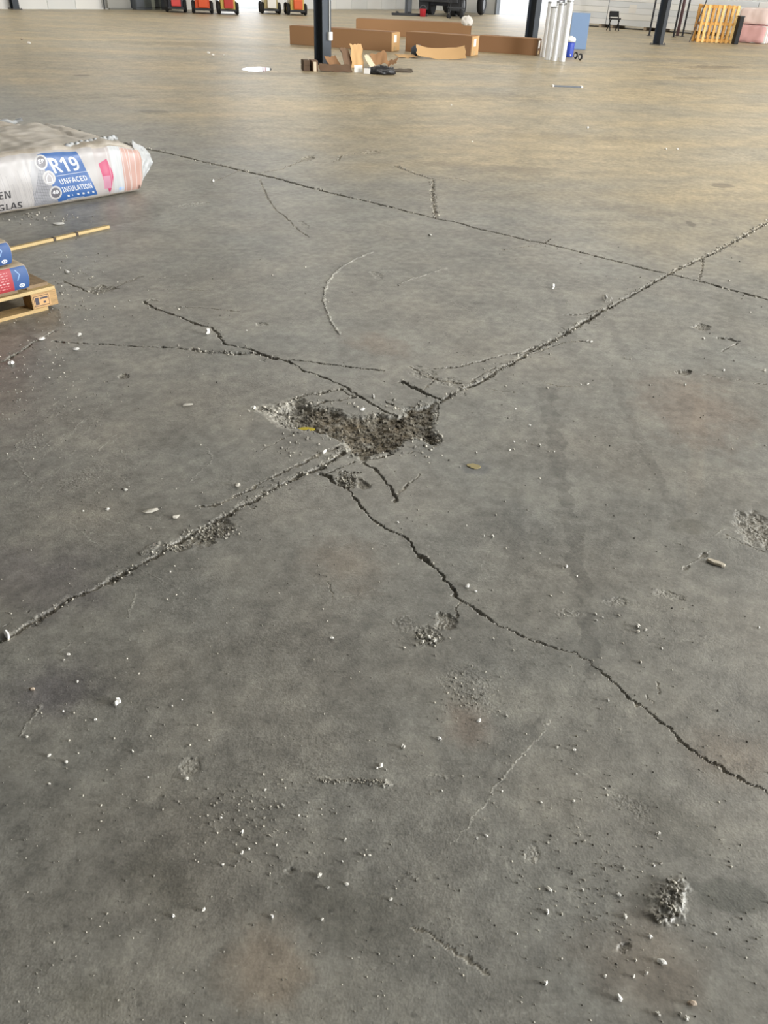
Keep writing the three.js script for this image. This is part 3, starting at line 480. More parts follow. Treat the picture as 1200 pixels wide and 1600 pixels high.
{
  const L = 1.98, H = 0.41, D = 1.14, t = thing('insulation_pack', 'white plastic insulation pack with blue printed panel and pink end', 'insulation', W(2.78, -6.57), TURN);
  const fn = packShape(L, H, D, 2);
  mesh('pack_wrapper', packGeo(L, H, D, 0.07, fn), wrapTop, t);
  // the printed front of the wrapper follows the pack's own swelling
  const print = canvasTex(2048, 512, (c, w, h) => {                     // covers the full front face: L x H
    c.fillStyle = 'rgb(172,168,165)'; c.fillRect(0, 0, w, h);
    const X = (m) => (m - 0.125) / L * w, Y = (m) => m / H * h;                   // metres from the left and the top
    c.strokeStyle = 'rgba(120,118,118,0.45)';
    for (let i = 0; i < 90; i++) { const x = X(0.2 + i * 0.0118); c.lineWidth = 1 + (i % 3); c.beginPath(); c.moveTo(x, Y(0.17 + 0.05 * Math.sin(i * 1.7))); c.lineTo(x + 26, Y(0.40)); c.stroke(); }
    // insulation batt drawn as a mesh, beside three round seals
    c.save(); c.beginPath(); c.moveTo(X(1.14), Y(0.40)); c.lineTo(X(1.145), Y(0.17)); c.lineTo(X(1.18), Y(0.07)); c.lineTo(X(1.25), Y(0.06)); c.lineTo(X(1.37), Y(0.40)); c.closePath(); c.fillStyle = 'rgb(150,150,153)'; c.fill(); c.clip(); c.strokeStyle = 'rgb(96,96,102)'; c.lineWidth = 2.2;
    for (let i = -20; i < 30; i++) { c.beginPath(); c.moveTo(X(1.1 + i * 0.013), Y(0.41)); c.lineTo(X(1.24 + i * 0.013), Y(0.05)); c.stroke(); c.beginPath(); c.moveTo(X(1.1), Y(0.2 + i * 0.022)); c.lineTo(X(1.4), Y(0.26 + i * 0.022)); c.stroke(); }
    c.fillStyle = 'rgb(158,157,158)'; c.beginPath(); c.moveTo(X(1.14), Y(0.21)); c.lineTo(X(1.18), Y(0.06)); c.lineTo(X(1.245), Y(0.06)); c.lineTo(X(1.15), Y(0.3)); c.closePath(); c.fill(); c.restore();
    c.fillStyle = 'rgb(52,92,148)'; c.beginPath(); c.moveTo(X(1.235), Y(0.03)); c.lineTo(X(1.55), Y(0.03)); c.lineTo(X(1.665), Y(0.37)); c.lineTo(X(1.335), Y(0.385)); c.closePath(); c.fill();
    const seal = (x, y, r, g, txt) => { c.fillStyle = 'rgb(184,182,180)'; c.beginPath(); c.ellipse(X(x), Y(y), r / L * w, Y(r), 0, 0, 7); c.fill(); c.fillStyle = g; c.beginPath(); c.ellipse(X(x), Y(y), r * 0.74 / L * w, Y(r * 0.74), 0, 0, 7); c.fill(); c.fillStyle = 'rgb(240,240,240)'; c.font = 'bold 44px sans-serif'; c.textAlign = 'center'; c.fillText(txt, X(x), Y(y) + 10); };
    seal(1.253, 0.085, 0.05, 'rgb(104,102,106)', 'EP'); seal(1.285, 0.195, 0.05, 'rgb(160,157,158)', ''); seal(1.315, 0.305, 0.05, 'rgb(100,98,104)', '40');
    c.strokeStyle = 'rgb(240,240,240)'; c.lineWidth = 6; c.beginPath(); c.moveTo(X(1.262), Y(0.205)); c.lineTo(X(1.262), Y(0.19)); c.lineTo(X(1.285), Y(0.165)); c.lineTo(X(1.308), Y(0.19)); c.lineTo(X(1.308), Y(0.225)); c.lineTo(X(1.262), Y(0.225)); c.closePath(); c.stroke();
    c.save(); c.transform(1, 0, 0.28, 1, 0, 0); c.fillStyle = 'rgb(196,196,196)'; c.textAlign = 'left';
    c.font = 'bold 178px sans-serif'; c.fillText('R19', X(1.325) - Y(0.17) * 0.28, Y(0.17), 250);
    c.lineWidth = 4; c.strokeStyle = 'rgb(196,196,196)'; c.beginPath(); c.moveTo(X(1.34) - 60, Y(0.19)); c.lineTo(X(1.63) - 70, Y(0.187)); c.stroke();
    c.font = 'bold 66px sans-serif'; c.fillText('UNFACED', X(1.365) - Y(0.25) * 0.28, Y(0.252), 245); c.fillText('INSULATION', X(1.375) - Y(0.3) * 0.28, Y(0.312), 262);
    c.font = 'bold 26px sans-serif'; for (let i = 0; i < 6; i++) c.fillRect(X(1.385 + i * 0.042) - 95, Y(0.335), i === 1 ? 5 : 18, 18); c.fillRect(X(1.38) - 105, Y(0.368), 150, 7); c.restore();
    c.fillStyle = 'rgb(58,56,58)'; c.textAlign = 'right'; c.font = 'bold 92px sans-serif'; c.fillText('SEN', X(0.98), Y(0.295), 150); c.fillText('FIBERGLAS', X(1.05), Y(0.385), 420);
  });
  const face = (x0, x1, y0, y1, off, nx, ny) => { const g = new THREE.PlaneGeometry(1, 1, nx, ny), p = g.attributes.position, u = g.attributes.uv; for (let i = 0; i < p.count; i++) { const a = mix(x0, x1, u.getX(i)), b = mix(y0, y1, u.getY(i)), q = fn(a, b, 1); p.setXYZ(i, q[0], q[1], q[2] + off); u.setXY(i, (a + 1) / 2, (b + 1) / 2); } g.computeVertexNormals(); return g; };
  mesh('printed_front', face(-0.985, 0.575, -0.94, 0.97, 0.003, 80, 20), new THREE.MeshStandardMaterial({ map: print, roughness: 0.4 }), t);
  // see-through end of the wrapper over the pink batt
  const endTex = canvasTex(256, 256, (c, w, h) => { c.fillStyle = 'rgb(170,163,160)'; c.fillRect(0, 0, w, h); c.fillStyle = 'rgb(176,58,96)'; c.beginPath(); c.moveTo(18, 90); c.lineTo(64, 70); c.lineTo(92, 150); c.lineTo(60, 235); c.lineTo(30, 170); c.closePath(); c.fill(); c.fillStyle = 'rgb(182,126,146)'; c.fillRect(30, 150, 40, 60); c.fillStyle = 'rgb(180,182,182)'; c.fillRect(88, 0, 62, h); c.fillStyle = 'rgb(150,176,214)'; c.beginPath(); c.ellipse(128, 222, 15, 10, 0, 0, 7); c.fill(); c.fillStyle = 'rgb(180,144,132)'; c.fillRect(150, 20, 106, 236); c.strokeStyle = 'rgba(194,192,190,0.6)'; c.lineWidth = 4; for (let i = 0; i < 9; i++) { c.beginPath(); c.moveTo(70 + i * 21, 0); c.lineTo(80 + i * 18 + (i % 3) * 9, h); c.stroke(); } });
  const endFace = face(0.575, 0.985, -0.94, 0.9, 0.003, 24, 16); { const u = endFace.attributes.uv; for (let i = 0; i < u.count; i++) u.setXY(i, (u.getX(i) * 2 - 1 - 0.575) / 0.41, u.getY(i)); }
  tag(mesh('pink_batt_end', endFace, new THREE.MeshStandardMaterial({ map: endTex, roughness: 0.4 }), t), 'pink batt showing through clear plastic');
  { // loose flap of film past the end
    const g = new THREE.PlaneGeometry(1, 1, 14, 14), p = g.attributes.position;
    for (let i = 0; i < p.count; i++) { const u = p.getX(i) + 0.5, v = p.getY(i) + 0.5, e = Math.sin(v * Math.PI) ** 0.6; p.setXYZ(i, L / 2 - 0.05 + u * (0.07 + 0.15 * e), 0.025 + v * 0.38 - u * 0.05 * (v > 0.5 ? 1 : -1) * (2 * Math.abs(v - 0.5)), D / 2 - 0.0 - u * 0.1 + 0.03 * noise(u * 5, v * 6)); }
    g.computeVertexNormals(); mesh('film_flap', g, film, t);
    const h2 = new THREE.PlaneGeometry(1, 1, 8, 30), q = h2.attributes.position;
    for (let i = 0; i < q.count; i++) { const u = q.getX(i) + 0.5, v = q.getY(i) + 0.5; q.setXYZ(i, L / 2 - 0.02 + u * 0.1 * Math.sin(v * Math.PI), 0.35 - u * 0.14 + 0.02 * noise(u * 3, v * 9), D / 2 - 0.1 - v * 0.8); }
    h2.computeVertexNormals(); mesh('film_flap', h2, film, t);
    // gathered, taped seam along the top edge
    const pts = []; for (let i = 0; i <= 30; i++) { const s = i / 30; pts.push(new THREE.Vector3(L * (0.2 + 0.26 * s), H - 0.012 + 0.012 * Math.sin(i * 2.3), D / 2 - 0.06 - 0.12 * s + 0.01 * Math.sin(i * 1.3))); }
    mesh('gathered_seam', new THREE.TubeGeometry(new THREE.CatmullRomCurve3(pts), 90, 0.016, 6), film, t);
  }
  const L2 = 1.9, D2 = 1.1, t2 = thing('insulation_pack', 'dusty plastic insulation pack lying behind the blue-printed one', 'insulation', W(2.6, -7.78), TURN);
  mesh('pack_wrapper', packGeo(L2, 0.4, D2, 0.07, packShape(L2, 0.4, D2, 31), 50, 12, 30), wrapTop, t2);
  const pts = []; for (let i = 0; i <= 24; i++) pts.push(new THREE.Vector3(L2 * (-0.1 + 0.56 * i / 24), 0.4 + 0.014 * Math.sin(i * 1.9), D2 / 2 - 0.1 + 0.02 * Math.sin(i * 2.7)));
  mesh('gathered_seam', new THREE.TubeGeometry(new THREE.CatmullRomCurve3(pts), 60, 0.018, 6), film, t2);
}

// ------------------------------------------------------------------ wood: pallet with sacks, lath, upright pallets
function woodTex(r, g, b, sd) { return dataTex(256, 128, (d, w, h) => { for (let j = 0; j < h; j++) for (let i = 0; i < w; i++) { const n = fbm(i / 90 + sd, j / 5 + 2 * noise(i / 70, j / 20 + sd), 4), k = 1 + 0.3 * n + 0.1 * noise(i / 3, j / 3), o = (j * w + i) * 4; d[o] = clamp(r * k, 0, 255); d[o + 1] = clamp(g * k, 0, 255); d[o + 2] = clamp(b * k, 0, 255); d[o + 3] = 255; } }); }
const woodMs = [[186, 158, 110, 1], [172, 140, 96, 9], [194, 170, 122, 17], [134, 114, 88, 25]].map(([r, g, b, s]) => new THREE.MeshStandardMaterial({ map: woodTex(r, g, b, s), roughness: 0.8 }));
const wood = (i) => woodMs[((i % 4) + 4) % 4];
{
  const t = thing('wooden_pallet', 'pale wooden pallet on the floor with red sacks on it', 'pallet', W(1.395, -4.42), TURN), L = 1.0, D = 0.8;
  for (const z of [-0.34, 0, 0.34]) mesh('skid_board', box(z === 0.34 ? 0.94 : L, 0.019, z ? 0.1 : 0.12, z === 0.34 ? -0.03 : 0, 0.0095, z + (z > 0 ? 0.01 : 0), 0.002), wood(0), t);
  for (const x of [-0.43, 0, 0.43]) for (const z of [-0.34, 0, 0.34]) {
    const b = mesh('block', box(0.145, 0.082, 0.1, x, 0.06, z + (z > 0 ? 0.01 : 0), 0.003), wood(z > 0 ? 1 : 3), t);
    if (x > 0 && z > 0) { // heat-treatment stamp burnt into the corner block
      const st = canvasTex(256, 140, (c, w, h) => { c.fillStyle = 'rgb(200,160,112)'; c.fillRect(0, 0, w, h); c.strokeStyle = 'rgb(70,58,52)'; c.lineWidth = 7; c.strokeRect(16, 14, 220, 112); c.fillStyle = 'rgb(74,70,78)'; c.fillRect(30, 30, 56, 82); c.fillRect(104, 34, 118, 20); c.fillRect(150, 82, 36, 22); });
      mesh('stamp', new THREE.PlaneGeometry(0.096, 0.066).translate(0.413, 0.06, 0.4012), new THREE.MeshStandardMaterial({ map: st, roughness: 0.8 }), t); }
  }
  for (const z of [-0.34, 0, 0.34]) mesh('stringer_board', box(L, 0.019, z ? 0.1 : 0.12, 0, 0.1105, z + (z > 0 ? 0.01 : 0), 0.002), wood(2), t);
  for (let i = 0; i < 6; i++) mesh('deck_board', box(0.12, 0.019, D - 0.02 - 0.02 * (i % 2), -0.44 + i * 0.172, 0.1295, -0.01, 0.002), wood(i % 3 ? 3 : 1), t);
  const sackTex = (sd) => canvasTex(512, 256, (c, w, h) => {
    c.fillStyle = 'rgb(166,54,60)'; c.fillRect(0, 0, w, h); c.fillStyle = 'rgb(48,82,134)'; c.fillRect(w - 78, 0, 78, h);
    c.strokeStyle = 'rgba(238,200,196,0.75)'; for (let k = 0; k < 7; k++) { c.lineWidth = k === 4 ? 14 : 6; c.setLineDash([9 + 3 * ((k + sd) % 3), 6, 16, 5]); c.beginPath(); c.moveTo(40, 46 + k * 28); c.lineTo(w - 100, 46 + k * 28); c.stroke(); } c.setLineDash([]);
    c.strokeStyle = 'rgba(150,180,214,0.8)'; c.lineWidth = 5; c.beginPath(); c.moveTo(w - 56, 30); c.lineTo(w - 40, 90); c.lineTo(w - 54, 150); c.stroke();
    c.fillStyle = 'rgb(232,232,232)'; c.beginPath(); c.ellipse(w - 38, h - 46, 13, 22, 0, 0, 7); c.fill(); c.strokeStyle = 'rgb(120,140,170)'; c.lineWidth = 5; c.beginPath(); c.ellipse(w - 38, h - 46, 6, 10, 0, 0, 7); c.stroke();
  });
  const paper = mat(172, 158, 136, 0.85);
  const sack = (label, a, y, sd, H) => {
    const L = 0.52, D = 0.36, t = thing('paper_sack', label, 'sack', W(a - L / 2, -4.0 - D / 2 - 0.005, y), TURN, 'red sacks on the pallet'), fn = (x, y, z) => { let [X, Y, Z] = roundTo(x, y, z, L / 2, H / 2, D / 2, 0.018); Z += Math.sign(Z) * 0.008 * (1 - (2 * Y / H) ** 2) * sm(0.1, D / 2, Math.abs(Z)); X += Math.sign(X) * 0.012 * sm(0.2, L / 2, Math.abs(X)) * (1 - (2 * Y / H) ** 2); Y -= sm(0, H / 2, Y) * 0.004 * (1 + noise(X * 9 + sd, Z * 9)); return [X, Y + H / 2, Z]; };
    mesh('sack_body', packGeo(L, H, D, 0, fn, 30, 10, 20), paper, t);
    const g = new THREE.PlaneGeometry(1, 1, 30, 10), p = g.attributes.position, u = g.attributes.uv; for (let i = 0; i < p.count; i++) { const q = fn(u.getX(i) * 1.96 - 0.98, u.getY(i) * 1.84 - 0.92, 1); p.setXYZ(i, q[0], q[1], q[2] + 0.002); } g.computeVertexNormals();
    mesh('printed_front', g, new THREE.MeshStandardMaterial({ map: sackTex(sd), roughness: 0.55 }), t);
    mesh('end_flap', box(0.012, H * 0.72, D * 0.7, L / 2 + 0.008, H / 2, 0, 0.004), paper, t);
  };
  sack('red sack with blue end band, lying directly on the pallet boards', 1.755, 0.14, 1, 0.135); sack('red sack with blue end band, on top of the other sack', 1.695, 0.277, 5, 0.125);
}
{ // lath on the floor
  const a = G3(18, 391), b = G3(170, 356), d = b.clone().sub(a), m = a.clone().add(b).multiplyScalar(0.5), L = d.length() + 0.35; m.addScaledVector(d.clone().normalize(), -0.175);
  const t = thing('wooden_lath', 'thin pale wooden lath lying on the floor beyond the pallet', 'stick', m, Math.atan2(-d.z, d.x));
  mesh('strip', box(L, 0.02, 0.032, 0, 0.01, 0, 0.003), wood(2), t); for (const x of [0.27, 0.445].map((k) => L / 2 - 0.05 - k + 0.2)) mesh('tape_band', box(0.022, 0.0215, 0.0335, x - 0.15, 0.0105, 0, 0.002), mat(70, 58, 44, 0.7), t);
}
function uprightPallet(label, a, b, tilt) {                            // a pallet stood on its long edge, its boards upright
  const t = thing('leaning_pallet', label, 'pallet', W(a, b), TURN - 0.95, 'pallets stood on edge'), L = 1.25, H = 1.12;
  const in_ = new THREE.Group(); for (const y of [0.06, H / 2, H - 0.06]) mesh('stringer', box(L, 0.09, 0.1, 0, y, 0, 0.004), woodY[1], t);
  for (let i = 0; i < 8; i++) for (const z of [-0.06, 0.06]) mesh('deck_board', box(0.085, H, 0.018, -L / 2 + 0.05 + i * (L - 0.1) / 7, H / 2, z, 0.003), woodY[(i * 2) % 3], t);
  return t;
}
const woodY = [[226, 178, 104, 3], [206, 154, 82, 13], [238, 200, 132, 23]].map(([r, g, b, s]) => new THREE.MeshStandardMaterial({ map: woodTex(r, g, b, s), roughness: 0.8 }));
uprightPallet('yellow wooden pallet stood upright, in front of its twin', 31.75, -12.6); uprightPallet('yellow wooden pallet stood upright, nearest the far wall behind its twin', 31.95, -12.85);

// ------------------------------------------------------------------ cartons and torn cardboard
const card = [mat(160, 122, 86, 0.85), mat(142, 106, 74, 0.85), mat(198, 160, 112, 0.85), mat(108, 84, 64, 0.85)], sticker = mat(236, 234, 230, 0.6), tape = mat(196, 168, 124, 0.4);
function carton(label, pl, pr, depth, h, body, end, y = 0) {           // long side runs between two surveyed floor points
  const a = G3(...pl), b = G3(...pr), d = b.clone().sub(a), L = d.length(), turn = Math.atan2(-d.z, d.x), m = a.add(b).multiplyScalar(0.5), n = new THREE.Vector3(-Math.sin(turn), 0, -Math.cos(turn));
  m.addScaledVector(n, depth / 2); m.y = y;
  const t = thing('long_carton', label, 'carton', m, turn, 'long cartons behind the column');
  mesh('body', box(L - 0.02, h, depth, -0.01, h / 2, 0, 0.006), card[body], t);
  mesh('end_panel', box(0.02, h - 0.01, depth - 0.01, L / 2 - 0.01, h / 2, 0, 0.004), card[end], t);
  mesh('lid_flap', box(L - 0.06, 0.008, depth * 0.48, 0, h + 0.004, depth * 0.24, 0.002), card[(body + 1) % 2], t); mesh('lid_flap', box(L - 0.06, 0.008, depth * 0.48, 0, h + 0.004, -depth * 0.24, 0.002), card[body], t);
  mesh('shipping_label', box(0.004, 0.16, 0.16, L / 2 + 0.002, h * 0.66, depth * 0.1, 0.001), sticker, t); mesh('packing_tape', box(0.004, 0.08, 0.12, L / 2 + 0.002, 0.06, depth * 0.1, 0.001), tape, t);
  return t;
}
carton('long brown carton with a pale labelled end, directly behind the column', [453, 69], [612, 81], 0.5, 0.41, 0, 2);
carton('long brown carton behind the curled cardboard, with a pale labelled end', [633, 80], [736, 88], 0.5, 0.42, 1, 2);
carton('long dark brown carton ending beside the silver tubes', [746, 80.5], [838, 87], 0.42, 0.36, 1, 3);
carton('long carton in the rear row, beyond the labelled cartons', [556, 54], [735, 62], 0.6, 0.42, 0, 1);
function sheet(name, label, px, py, w, l, bend, turn, tilt, m, group, lift = 0) { // torn, curled board with thickness
  const n = 12, g = new THREE.BoxGeometry(l, 0.006, w, n, 1, 4), p = g.attributes.position; let lo = 9;
  const sd = px * 0.13;
  for (let i = 0; i < p.count; i++) { const x = p.getX(i), z = p.getZ(i), u = x / l; p.setXYZ(i, x + 0.04 * noise(z * 9 + sd, sd) * (Math.abs(u) > 0.45 ? 1 : 0), p.getY(i) + bend * u * u * l * 1.6 + 0.02 * noise(u * 3 + sd, z * 6), z + 0.05 * noise(u * 4 + sd, 3) * Math.sign(z)); }
  g.rotateX(tilt[0]); g.rotateZ(tilt[1]); for (let i = 0; i < p.count; i++) lo = Math.min(lo, p.getY(i)); g.translate(0, -lo, 0); g.computeVertexNormals();
  return solo(name, g, m, label, 'cardboard', G3(px, py, lift), turn, group);
}
const DEB = 'torn cardboard by the column foot';
sheet('curled_cardboard', 'curled pale cardboard sheet lying before the labelled cartons', 688, 92, 0.42, 1.15, 0.16, 0.12, [0.5, 0], card[2]);
sheet('flat_cardboard', 'flat torn cardboard strip beside the pale carton end', 634, 90, 0.26, 0.46, 0.02, 0.2, [0.12, 0], card[2]);
sheet('torn_carton_flap', 'tall torn carton flap standing in the heap by the column', 558, 106, 0.42, 0.26, 0.05, 0.5, [1.25, 0], card[2], DEB);
sheet('torn_carton_flap', 'dark torn flap leaning on the tall one beside the column', 541, 106, 0.36, 0.24, 0.08, 0.9, [1.1, 0], card[3], DEB);
sheet('torn_carton_flap', 'brown crumpled flap in the middle of the heap', 592, 103, 0.3, 0.34, 0.1, 0.2, [0.7, 0.2], card[0], DEB);
sheet('torn_carton_flap', 'pale inner liner flap with a white print in the heap', 577, 106, 0.26, 0.22, 0.1, 1.2, [0.9, 0.1], mat(206, 190, 164, 0.85), DEB);
sheet('torn_carton_flap', 'small brown flap at the outer end of the heap', 614, 104, 0.2, 0.22, 0.1, -0.4, [0.5, 0.3], card[0], DEB);
sheet('torn_carton_flap', 'dark low strip of board spread in front of the column', 525, 112, 0.26, 0.62, 0.03, 0.1, [0.35, 0], card[3], DEB);
sheet('torn_carton_flap', 'flattened dirty board under the outer flaps', 625, 112, 0.26, 0.5, 0.02, 0.1, [0.1, 0], mat(88, 78, 66, 0.9), DEB);
sheet('torn_carton_flap', 'crumpled brown board pressed against the column foot', 519, 106, 0.24, 0.3, 0.12, 0.8, [0.8, 0], card[1], DEB);
{
  const w1 = thing('paper_label', 'white printed paper label on the foot of the tall flap', 'paper', G3(560, 114), 0.15); mesh('sheet', box(0.16, 0.13, 0.006, 0, 0.07, 0, 0.002).rotateX(-0.3), sticker, w1);
  const w2 = thing('paper_label', 'white paper scrap lying just outside the tall flap', 'paper', G3(573, 116), -0.2); mesh('sheet', box(0.12, 0.1, 0.006, 0, 0.055, 0, 0.002).rotateX(-0.35), sticker, w2);
  const bl = thing('wood_offcuts', 'dark wood blocks wedged at the column foot', 'wood', G3(487, 110), 0.3);
  for (let i = 0; i < 4; i++) mesh('block', box(0.12, 0.09, 0.28, -0.12 + (i % 2) * 0.15, 0.045 + Math.floor(i / 2) * 0.09, (i % 2) * 0.03, 0.006), i % 2 ? card[3] : mat(92, 74, 58, 0.9), bl);
  mesh('pale_block', box(0.06, 0.16, 0.06, 0.02, 0.08, 0.19, 0.006), mat(206, 192, 168, 0.8), bl);
  const g = new THREE.SphereGeometry(1, 24, 12), p = g.attributes.position; for (let i = 0; i < p.count; i++) { const x = p.getX(i), y = p.getY(i), z = p.getZ(i), k = 1 + 0.35 * noise(x * 3 + 5, z * 3 + y * 2); p.setXYZ(i, x * k * 0.27, Math.max(0, 0.05 + y * k * 0.09), z * k * 0.16); } g.computeVertexNormals();
  solo('black_plastic', g, mat(42, 42, 44, 0.4), 'crumpled black plastic film lying before the torn flaps', 'plastic', G3(596, 116));
  const g2 = g.clone().scale(0.55, 1.6, 0.9); solo('dark_bundle', g2, mat(72, 78, 88, 0.7), 'dark blue-grey cloth bundle against the carton behind the curled cardboard', 'cloth', G3(652, 87));
}

// ------------------------------------------------------------------ tubes, cooler, blue board
{
  const silver = mat(232, 234, 236, 0.28, { metalness: 0.35 }), inner = mat(150, 152, 154, 0.5, { metalness: 0.4 });
  const spots = [[850, 89, 1.18], [855, 93.5, 1.1], [863, 89, 1.2], [866, 95, 1.17], [875, 90, 1.17], [878, 96, 1.24]];
  spots.forEach(([px, py, h], i) => {
    const g = new THREE.LatheGeometry([[0.07, 0], [0.076, 0.002], [0.076, h - 0.002], [0.07, h], [0.066, h], [0.066, 0], [0.07, 0]].map(([x, y]) => new THREE.Vector2(x, y)), 20);
    const t = thing('silver_tube', ['silver tube standing upright in the bundle, next to the dark carton', 'second silver tube of the bundle, counting from the dark carton', 'silver tube at the rear middle of the upright bundle', 'silver tube at the front middle of the upright bundle', 'silver tube at the rear of the bundle, on the cooler side', 'tallest silver tube of the bundle, next to the blue cooler'][i], 'tube', G3(px, py), 0, 'bundle of upright silver tubes');
    mesh('tube_wall', g, silver, t); mesh('end_band', cyl(0.0775, 0.03, 0, h - 0.03, 0, 'y', 20), inner, t);
  });
  const c = thing('drinks_cooler', 'round blue cooler with a white lid beside the silver tubes', 'cooler', G3(888, 89));
  mesh('body', new THREE.LatheGeometry([[0, 0], [0.1, 0], [0.112, 0.02], [0.118, 0.3], [0.112, 0.33], [0, 0.33]].map(([x, y]) => new THREE.Vector2(x, y)), 24), mat(38, 66, 168, 0.4), c);
  const lid = mesh('lid', new THREE.LatheGeometry([[0, 0.33], [0.124, 0.33], [0.126, 0.4], [0.105, 0.43], [0.045, 0.44], [0.045, 0.46], [0, 0.46]].map(([x, y]) => new THREE.Vector2(x, y)), 24), mat(238, 238, 236, 0.45), c); mesh('spigot', merge([cyl(0.012, 0.05, 0.02, 0.06, 0.13, 'z', 8), cyl(0.01, 0.03, 0.02, 0.045, 0.15, 'y', 8)]), mat(235, 235, 235, 0.4), c);
  const b = thing('blue_board', 'dull blue rectangular board leaning upright behind the cooler', 'board', G3(901, 77), 0.1);
  mesh('panel', box(0.52, 0.88, 0.03, 0, 0.44, 0, 0.006).rotateX(-0.06).translate(0, 0.002, 0), mat(106, 132, 166, 0.6), b); for (const x of [-0.2, 0.2]) mesh('batten', box(0.04, 0.86, 0.03, x, 0.44, -0.03, 0.004).rotateX(-0.06).translate(0, 0.004, 0), mat(96, 108, 126, 0.7), b);
  const wheel = (label, px, py) => { const t = thing('small_caster', label, 'wheel', G3(px, py), 0.5, 'casters by the cooler'); mesh('tyre', new THREE.TorusGeometry(0.055, 0.022, 8, 20).rotateY(Math.PI / 2).translate(0, 0.077, 0), mat(40, 40, 42, 0.7), t); mesh('hub', cyl(0.04, 0.05, 0, 0.077, 0, 'x', 16), mat(232, 232, 232, 0.4), t); };
  wheel('dark caster with white hub lying against the cooler', 899, 92); wheel('white-hubbed caster lying just outside the other caster', 906, 94.5);
  const f = thing('foam_wrap', 'crumpled white foam wrap lying on the rear carton', 'wrap', G3(727, 66, 0.42)); const g = new THREE.SphereGeometry(1, 20, 10), p = g.attributes.position; for (let i = 0; i < p.count; i++) { const x = p.getX(i), y = p.getY(i), z = p.getZ(i), k = 1 + 0.4 * noise(x * 3 + 1, z * 3 + y * 3); p.setXYZ(i, x * k * 0.17, Math.max(0, 0.1 + y * k * 0.14), z * k * 0.12); } g.computeVertexNormals(); mesh('crumpled_sheet', g, mat(236, 232, 226, 0.7), f);
  const tr = thing('flat_tray', 'long flat dark tray with white ends lying on the far floor', 'tray', G3(886, 136), -0.02); mesh('tray_body', box(0.5, 0.02, 0.13, 0, 0.01, 0, 0.004), mat(112, 118, 126, 0.6), tr); for (const x of [-0.26, 0.26]) mesh('end_cap', box(0.03, 0.03, 0.14, x, 0.015, 0, 0.004), sticker, tr);
}
{ // puddle: a thin film of water
  const sh = new THREE.Shape(); for (let i = 0; i <= 40; i++) { const a = i / 40 * Math.PI * 2, k = 1 + 0.22 * noise(Math.cos(a) * 1.6 + 4, Math.sin(a) * 1.6), x = Math.cos(a) * 0.25 * k, y = Math.sin(a) * 0.5 * k; i ? sh.lineTo(x, y) : sh.moveTo(x, y); }
  solo('puddle', new THREE.ExtrudeGeometry(sh, { depth: 0.002, bevelEnabled: false, curveSegments: 4 }).rotateX(-Math.PI / 2), mat(58, 56, 50, 0.03), 'small shallow puddle mirroring the bright wall beside the column', 'puddle', G3(402, 108.5, 0.0015));
}

// ------------------------------------------------------------------ machines along the far walls
const rubber = mat(34, 34, 36, 0.8), dark = mat(48, 50, 54, 0.6);
function tyre(t, x, y, z, r, w, hub) { const o = mesh('wheel', new THREE.TorusGeometry(r * 0.72, r * 0.28, 10, 24).scale(1, 1, w / (r * 0.56)).translate(x, y, z), rubber, t); mesh('hub', cyl(r * 0.5, w * 0.8, x, y, z, 'z', 16), hub, o); }
function lift(label, px, py, turn, body, boxM, scissor) {                // scissor lift seen on its end: chassis, wheels, control box, arms, platform with rails
  const L = 1.6, Wd = 0.82, t = thing('scissor_lift', label, 'lift', G3(px, py).add(new THREE.Vector3(-0.2, 0, -0.9)), 1.8 + turn, 'lifts parked by the left wall');
  mesh('chassis', box(L, 0.46, Wd * 0.72, 0, 0.38, 0, 0.03), body, t); mesh('control_box', box(0.16, 0.36, 0.38, -L / 2 - 0.06, 0.4, 0.03, 0.03), boxM, t); mesh('tow_bar', box(0.08, 0.08, Wd * 0.8, -L / 2 - 0.02, 0.16, 0, 0.01), dark, t); mesh('counterweight', box(0.4, 0.3, Wd * 0.7, L / 2 - 0.2, 0.66, 0, 0.03), dark, t);
  for (const x of [-0.55, 0.55]) for (const z of [-Wd / 2 + 0.04, Wd / 2 - 0.04]) tyre(t, x, 0.22, z, 0.22, 0.15, body);
  for (let k = 0; k < 4; k++) for (const z of [-0.25, 0.25]) for (const s of [-1, 1]) mesh('scissor_arm', bar([-0.65 * s, 0.56 + k * 0.16, z + 0.02 * s], [0.65 * s, 0.72 + k * 0.16, z + 0.02 * s], 0.03, 6), scissor, t);
  mesh('platform', box(L + 0.1, 0.08, Wd, 0, 1.28, 0, 0.01), dark, t);
  for (const z of [-Wd / 2 + 0.03, Wd / 2 - 0.03]) { for (const y of [1.8, 2.3]) mesh('guard_rail', bar([-L / 2, y, z], [L / 2, y, z], 0.02, 6), scissor, t); for (const x of [-L / 2, 0, L / 2]) mesh('rail_post', bar([x, 1.3, z], [x, 2.3, z], 0.02, 6), scissor, t); }
  return t;
}
const orange = mat(214, 84, 38, 0.5), redM = mat(186, 52, 44, 0.5), yellowM = mat(206, 184, 96, 0.55), beige = mat(176, 162, 118, 0.6);
lift('dark lift with a red control box, at the end of the row by the wall', 275, 20, 0, mat(40, 42, 52, 0.5), mat(206, 70, 68, 0.5), dark);
lift('orange-framed lift between the dark lift and the tan lift', 317, 22, 0, orange, orange, orange);
lift('tan lift with yellow frame next to the bright doorway', 357, 23.5, 0, yellowM, redM, yellowM);
lift('tan lift with a white sign, past the bright doorway', 424, 22.5, 0, beige, sticker, redM);
lift('yellow lift with an orange control box beside the column', 465, 24.5, 0, yellowM, mat(222, 96, 44, 0.5), yellowM);
